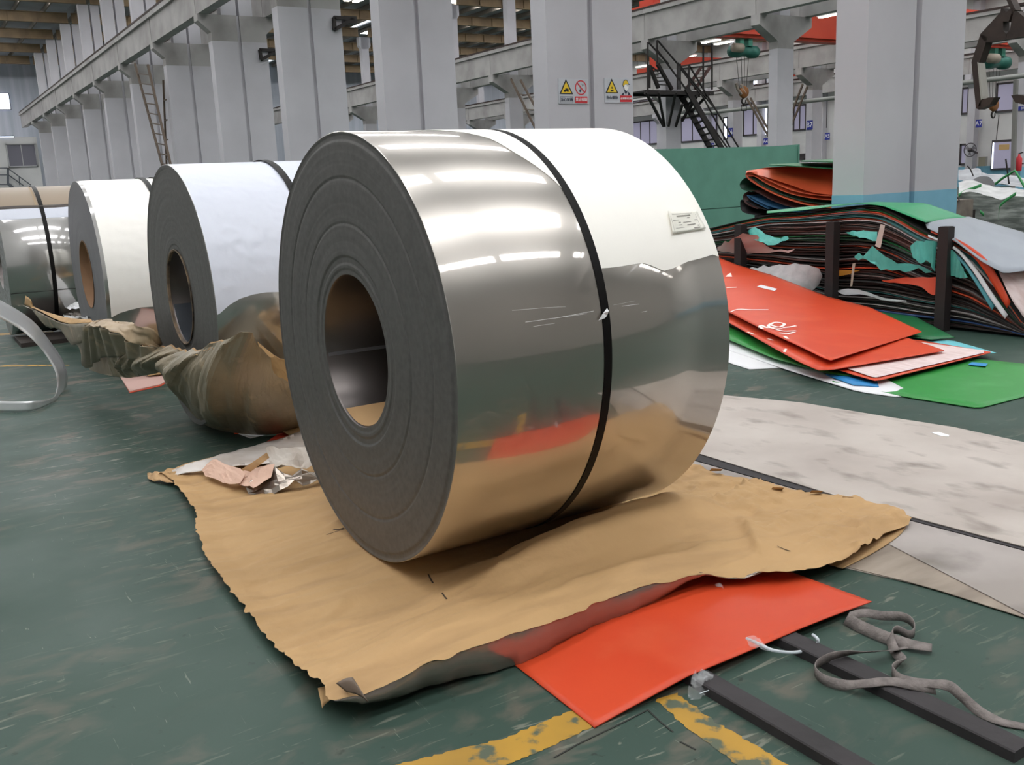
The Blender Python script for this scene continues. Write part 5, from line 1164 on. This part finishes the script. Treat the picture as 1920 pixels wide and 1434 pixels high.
def hoist(label, X, Y, zt, zh, s=1.0, load=None):
    t = thing('electric_hoist', label, 'hoist', (X, Y, zt)); o = lambda x, y, z: (X + x * s, Y + y * s, zt + z * s)
    MB().lathe([(0, -.95 * s), (.26 * s, -.93 * s), (.3 * s, -.7 * s), (.3 * s, -.35 * s), (.24 * s, -.33 * s), (.24 * s, .35 * s), (.3 * s, .37 * s), (.3 * s, .8 * s), (.2 * s, .95 * s), (0, .97 * s)], o(0, 0, -.62), 18).build('drum_housing', M_HGRN, t)
    MB().lathe([(0, -.3 * s), (.22 * s, -.28 * s), (.22 * s, .28 * s), (0, .3 * s)], o(.3, -.75, -.5), 12).build('motor', mat('hoist_motor', (150, 140, 126), .6), t)
    for dy in (-.3, .3):
        MB().box(o(-.16, dy - .14, -.36), o(.16, dy + .14, .1)).build('trolley', mat('trolley_green', (56, 130, 110), .5), t)
    for dx, dy in ((-.04, -.5), (-.04, -.15), (.04, .0), (.04, .28)): MB().bar(o(dx, dy, -.85), (X + dx * s, Y + dy * s * .5, zh + .5 * s), .02).build('rope', M_ROPE, t)
    MB().lathe([(0, -.12 * s), (.26 * s, -.1 * s), (.32 * s, 0), (.26 * s, .1 * s), (0, .12 * s)], (X, Y, zh + .35 * s), 16, axis='X').build('hook_block', M_HOOK, t)
    MB().tube([(X, Y + .14 * s * cos(a), zh + .14 * s * sin(a) - .1 * s) for a in [radians(q) for q in range(110, 391, 20)]], lambda u: .05 * s * (1 - .5 * u), 7).build('hook', M_BLACKSTEEL, t)
    MB().bar((X, Y, zh + .06 * s), (X, Y, zh + .3 * s), .06 * s).build('hook_shank', M_BLACKSTEEL, t)
    return t
zb1 = 7.95
crane('orange bridge crane girder with the nearer green hoist, right of the black stair', -34, 29.22, 43.08, zb1, .9)
h1 = hoist('nearer green electric hoist hanging from the orange girder in front of the far columns', -34, PX(1395, 90, -34).y, zb1 - .14, PX(1395, 186, -34).z, .95)
p = PX(1395, 203, -34); m = MB()
m.tube([(p.x, p.y - .16, p.z + .12), (p.x, p.y - .16, p.z - .1), (p.x, p.y + .16, p.z - .1), (p.x, p.y + .16, p.z + .12)], .035, 6, closed=True); m.build('lifting_link', M_BLACKSTEEL, h1)
M_CHAINM = mat('canvas_sling', (170, 158, 146), .8, rgb2=(120, 108, 98), scale=6)
for pts in (((1380, 156), (1383, 167), (1390, 176)), ((1390, 158), (1393, 168), (1398, 176))):
    MB().tube([PX(x, y, -34 + .05) for x, y in pts], .07, 6).build('canvas_cover', M_CHAINM, h1)
crane('orange bridge crane girder seen in the gap above the black stair landing', -52, 45.33, 58.87, PX(1300, 118, -52).z - .4, .9)
yq = 51; Xq = PY(1870, 84, yq).x
crane('orange bridge crane girder behind the hanging tong', Xq, 45.33, 58.87, PY(1870, 86, yq).z, .9)
h2 = hoist('farther green electric hoist at the right edge behind the hanging tong', Xq, yq, PY(1870, 86, yq).z - .14, PY(1874, 210, yq).z, 1.15)
m = MB(); m.bar(PY(1873, 216, yq), PY(1868, 262, yq), .03); m.build('hanging_cable', M_ROPE, h2)
m = MB(); a = PY(1905, 150, 43.2); m.bar(a, (PY(1901, 320, 43.2).x, 43.2, 0), .16); o = m.build('riser_pipe', mat('grey_riser', (120, 118, 114), .6)); tag(o, 'thin grey vertical riser pipe at the right edge', 'pipe')

# lifting tong at the upper right
YT = 7.6
tq = lambda x, y: PY(1780 + x / 6.52, y / 6.52, YT)
tg_ = thing('lifting_tong', 'dark rusty lifting tong hanging at the upper right corner', 'hook', tuple(tq(700, 1340)))
M_RUST = mat('dark_rusty_steel', (62, 50, 44), .65, .3, rgb2=(44, 36, 33), scale=6)
D = Vector((0, .09, 0))
mirror = 2 * tq(692, 500).x
def tong_poly(name, pts, dep=D, off=0.0, both=True):
    P3 = [tq(x, y) + Vector((0, off, 0)) for x, y in pts]
    MB().prism(P3, dep).build(name, M_RUST, tg_)
    if both: MB().prism([Vector((mirror - p.x, p.y, p.z)) for p in P3][::-1], dep).build(name, M_RUST, tg_)
tong_poly('shoulder_plate', [(375, 420), (600, 175), (640, 165), (655, 262), (660, 375), (692, 410), (692, 480), (440, 520), (400, 470)])
tong_poly('crown_plate', [(630, 170), (640, 100), (665, 100), (690, 140), (720, 140), (760, 100), (765, 170), (735, 265), (660, 265)], D, -.01, False)
tong_poly('hanger_bar', [(680, -20), (735, -20), (800, 120), (760, 150)], D, .01, False)
tong_poly('arm', [(375, 430), (470, 440), (440, 545), (365, 760), (345, 760), (270, 760), (320, 600)])
tong_poly('arm', [(270, 760), (345, 755), (400, 1220), (385, 1225), (400, 1235), (385, 1300), (360, 1340), (325, 1325)])
tong_poly('claw', [(385, 1228), (480, 1190), (550, 1188), (490, 1285), (360, 1338), (340, 1300)])
P3 = [tq(x, y) + Vector((0, -.004, 0)) for x, y in ((345, 760), (362, 770), (408, 1205), (388, 1222))]
MB().prism(P3, D).build('worn_inner_edge', mat('worn_steel', (170, 168, 160), .4, .6), tg_)
c0 = tq(710, -10); m = MB(); m.bar(c0 + Vector((0, .05, 0)), Vector((c0.x, c0.y + .05, 11.55)), .05); m.build('hoist_rope', M_ROPE, tg_)

# ------------------------------------------------------------------ ladders, brackets, wall items
M_LAD = mat('brown_steel', (92, 78, 66), .6, .2)
def ladder(label, L0, L1, R0, R1, n, Y, Y1=None, rs=.07, extend=True, name='steel_ladder'):
    Y1 = Y1 or Y
    a, b, c, d = PY(*L0, Y), PY(*L1, Y1), PY(*R0, Y), PY(*R1, Y1)
    if extend:
        b = a + (b - a) * (a.z / (a.z - b.z)) if a.z > b.z else b; d = c + (d - c) * (c.z / (c.z - d.z))
    t = thing(name, label, 'ladder', tuple((b + d) / 2))
    for p, q in ((a, b), (c, d)): MB().bar(p, q, rs, rs * 1.4).build('side_rail', M_LAD, t)
    k = int(n * (2 if extend else 1))
    for i in range(1, n + 1):
        MB().bar(a.lerp(b, i / (n + .5)), c.lerp(d, i / (n + .5)), rs * .55).build('rung', M_LAD, t)
    return t
ladder('long brown steel ladder leaning against the left crane beam', (253, 120), (303, 305), (277, 122), (319, 305), 17, 8.45)
m = MB(); a, b = PY(306, 150, 8.95), PY(301, 305, 8.95); b = Vector((b.x, b.y, 0)); m.bar(a, b, .06)
for i in range(6): p = a.lerp(b, .12 + i * .12); m.bar(p, p + Vector((.35, 0, 0)), .045)
tag(m.build('pole_ladder', M_LAD), 'single pole step ladder behind the leaning brown ladder', 'ladder')
ladder('pole ladder leaning on the second row column left of the sign boards', (958, 148), (1000, 233), (976, 150), (1006, 205), 8, 26.6)
ladder('pale ladder sloping down to the right between the far columns', (1400, 184), (1441, 256), (1407, 184), (1441, 243), 7, 42.4)
ladder('pale ladder sloping down to the left at the B7 column', (1505, 158), (1486, 208), (1514, 162), (1495, 208), 6, 42.3)
def bracket(label, pts):
    X = pts[0]; P3 = [PX(x, y, X) for x, y in pts[1:]]
    t = thing('steel_bracket', label, 'bracket', tuple(P3[2]))
    for a, b in zip(P3, P3[1:] + P3[:1]): MB().bar(a, b, .09).build('bracket_bar', M_BLACKSTEEL, t)
    e = P3[1]; MB().box((e.x - .25, e.y - .25, e.z - .12), (e.x + .02, e.y + .1, e.z + .06)).build('lamp_box', M_BLACKSTEEL, t)
bracket('black triangular steel bracket on the column with the bare twin face to its right', [XK[3 + 3] + .05, (626, 33), (662, 35), (627, 56)])
bracket('black triangular steel bracket on the column behind the second coil', [XK[3 + 4] + .05, (487, 93), (520, 95), (490, 112)])
o = MB().box((XK[3 + 5] - .3, 10.84, PX(393, 150, XK[3 + 5]).z), (XK[3 + 5] - .05, 11.0, PX(393, 133, XK[3 + 5]).z)).build('switch_box', M_BLACKSTEEL); tag(o, 'small dark switch box low on the left-hand column beside the ladder', 'box')
# far wall fittings
fn = thing('wall_fan', 'grey wall fan in front of the far window at the right edge', 'fan', tuple(PY(1820, 282, 59)))
c_ = PY(1819, 281, 58.7)
MB().tube([c_ + Vector((.42 * cos(a), 0, .42 * sin(a))) for a in [2 * pi * i / 20 for i in range(20)]], .03, 5, closed=True).build('guard_ring', M_DGRAY, fn)
MB().lathe([(0, -.1), (.14, -.08), (.14, .12), (0, .2)], c_, 12).build('motor', M_DGRAY, fn)
for k in range(3):
    a = 2 * pi * k / 3 + .4; MB().prism([c_ + Vector((.1 * cos(a + .3), -.03, .1 * sin(a + .3))), c_ + Vector((.38 * cos(a + .5), -.03, .38 * sin(a + .5))), c_ + Vector((.38 * cos(a - .3), .02, .38 * sin(a - .3))), c_ + Vector((.1 * cos(a - .3), .02, .1 * sin(a - .3)))], (0, .01, 0)).build('blade', mat('fan_blade', (120, 116, 122), .4), fn)
MB().bar(c_ + Vector((0, .1, 0)), PY(1832, 287, 59.5), .09).build('arm', M_DGRAY, fn)
a, b = PY(1840, 294, 59.2), PY(1852, 311, 59.2); o = MB().box((a.x, 58.9, b.z), (b.x, 59.15, a.z)).build('electrical_cabinet', mat('cabinet_olive', (128, 124, 108), .6)); tag(o, 'olive grey electrical cabinet on the far pilaster below plate A7', 'cabinet')
p = PY(1909, 321, 43.55)
fe = thing('fire_extinguisher', 'red fire extinguisher right of the far door at the right edge', 'extinguisher', tuple(p))
MB().lathe([(0, 0), (.12, .0), (.14, .04), (.14, .56), (.07, .66), (.04, .7), (.04, .77), (0, .77)], p, 14, axis='Z').build('cylinder', M_SRED, fe)
MB().bar(p + Vector((-.04, 0, .77)), p + Vector((.18, 0, .84)), .045).build('handle', M_BLACKSTEEL, fe)
MB().box((p.x - .1, p.y, p.z + .3), (p.x + .1, 43.8, p.z + .36)).build('wall_bracket', M_BLACKSTEEL, fe)
# office stair rail on the left
ofs = thing('office_stair', 'thin steel stair rail before the white office at the far left', 'stair', tuple(PX(20, 348, -76.5)))
def obar(n_, a, b, w_=.07): return MB().bar(PX(*a, -76.5), PX(*b, -76.5), w_).build(n_, mat('rail_grey', (88, 92, 98), .5), ofs)
for y in (315, 328, 346): obar('handrail', (-10, y), (14, y))
for x in (-2, 14, 16): obar('rail_post', (x, 315), (x, 347))
obar('handrail', (14, 315), (58, 347)); obar('handrail', (16, 328), (44, 348)); obar('stringer', (16, 345), (30, 358), .2); obar('rail_post', (36, 332), (37, 347))
# bits around the fourth coil
o = thing('paper_scrap', 'folded grey and white paper scraps stacked behind the third coil', 'paper', tuple(PZ(140, 590)))
for A, B, mm in (([(120, 574, 'Y', 1.6), (140, 566, 'Y', 1.65), (162, 568, 'Y', 1.7)], [(124, 580, 'Y', 1.5), (145, 579, 'Y', 1.5), (165, 580, 'Y', 1.5)], M_WHITE), ([(118, 584, 'Y', 1.6), (140, 576, 'Y', 1.65), (162, 580, 'Y', 1.7)], [(120, 591, 'Y', 1.45), (145, 592, 'Y', 1.45), (165, 592, 'Y', 1.45)], M_FOIL), ([(118, 590, 'Y', 1.5), (140, 585, 'Y', 1.55), (162, 586, 'Y', 1.6)], [(121, 596, 'Y', 1.4), (145, 597, 'Y', 1.4), (165, 597, 'Y', 1.4)], M_BALE)):
    flap(o, 'folded_sheet', mm, A, B, wob=.02, wf=14)
o = MB().box((-12.6, .98, .0), (-11.9, 1.7, .05)).build('wooden_skid', mat('dark_skid', (48, 40, 36), .8)); tag(o, 'dark flat skid under the fourth coil', 'skid')

# fluorescent lamps under the roof
M_LAMP = mat('lamp_tube', (255, 250, 235), .5, emit=(255, 246, 225), estr=6)
def lamp(x, y, Y, ln, label):
    p = PY(x, y, Y); t = thing('ceiling_lamp', label, 'lamp', tuple(p))
    MB().box((p.x - ln / 2, p.y - .12, p.z), (p.x + ln / 2, p.y + .12, p.z + .04)).build('tube', M_LAMP, t)
    MB().box((p.x - ln / 2 - .05, p.y - .16, p.z + .05), (p.x + ln / 2 + .05, p.y + .16, p.z + .12)).build('housing', M_WALL, t)
    for s in (-.4, .4): MB().bar((p.x + s * ln, p.y, p.z + .12), (p.x + s * ln, p.y, ZR + .8), .02).build('hanger', M_ROPE, t)
LL = ['left lamp of the three bright strip lamps between stair and green hoist', 'middle lamp of the three bright strip lamps between stair and green hoist', 'right lamp of the three bright strip lamps, next to the green hoist', 'strip lamp at the left above the black stair handrail', 'small strip lamp seen through the stair rails beside the column', 'lowest strip lamp at the edge of the sign board column', 'strip lamp above the crane beam right of the hoist column', 'strip lamp at the left edge of the nearest twin column', 'strip lamp at the top edge left of the bare twin column', 'lamp half cut by the top edge beside the bracket column']
for i, (x, y, Y) in enumerate(((1308, 75, 38), (1333, 78.5, 38), (1357, 81.5, 38), (1198, 96, 38), (1292, 107, 50), (1203, 125, 50), (1515, 22, 36), (1558, 30, 36), (672, 2, 18), (655, 0, 18))):
    lamp(x, y, Y, 1.2 if Y > 20 else .7, LL[i])
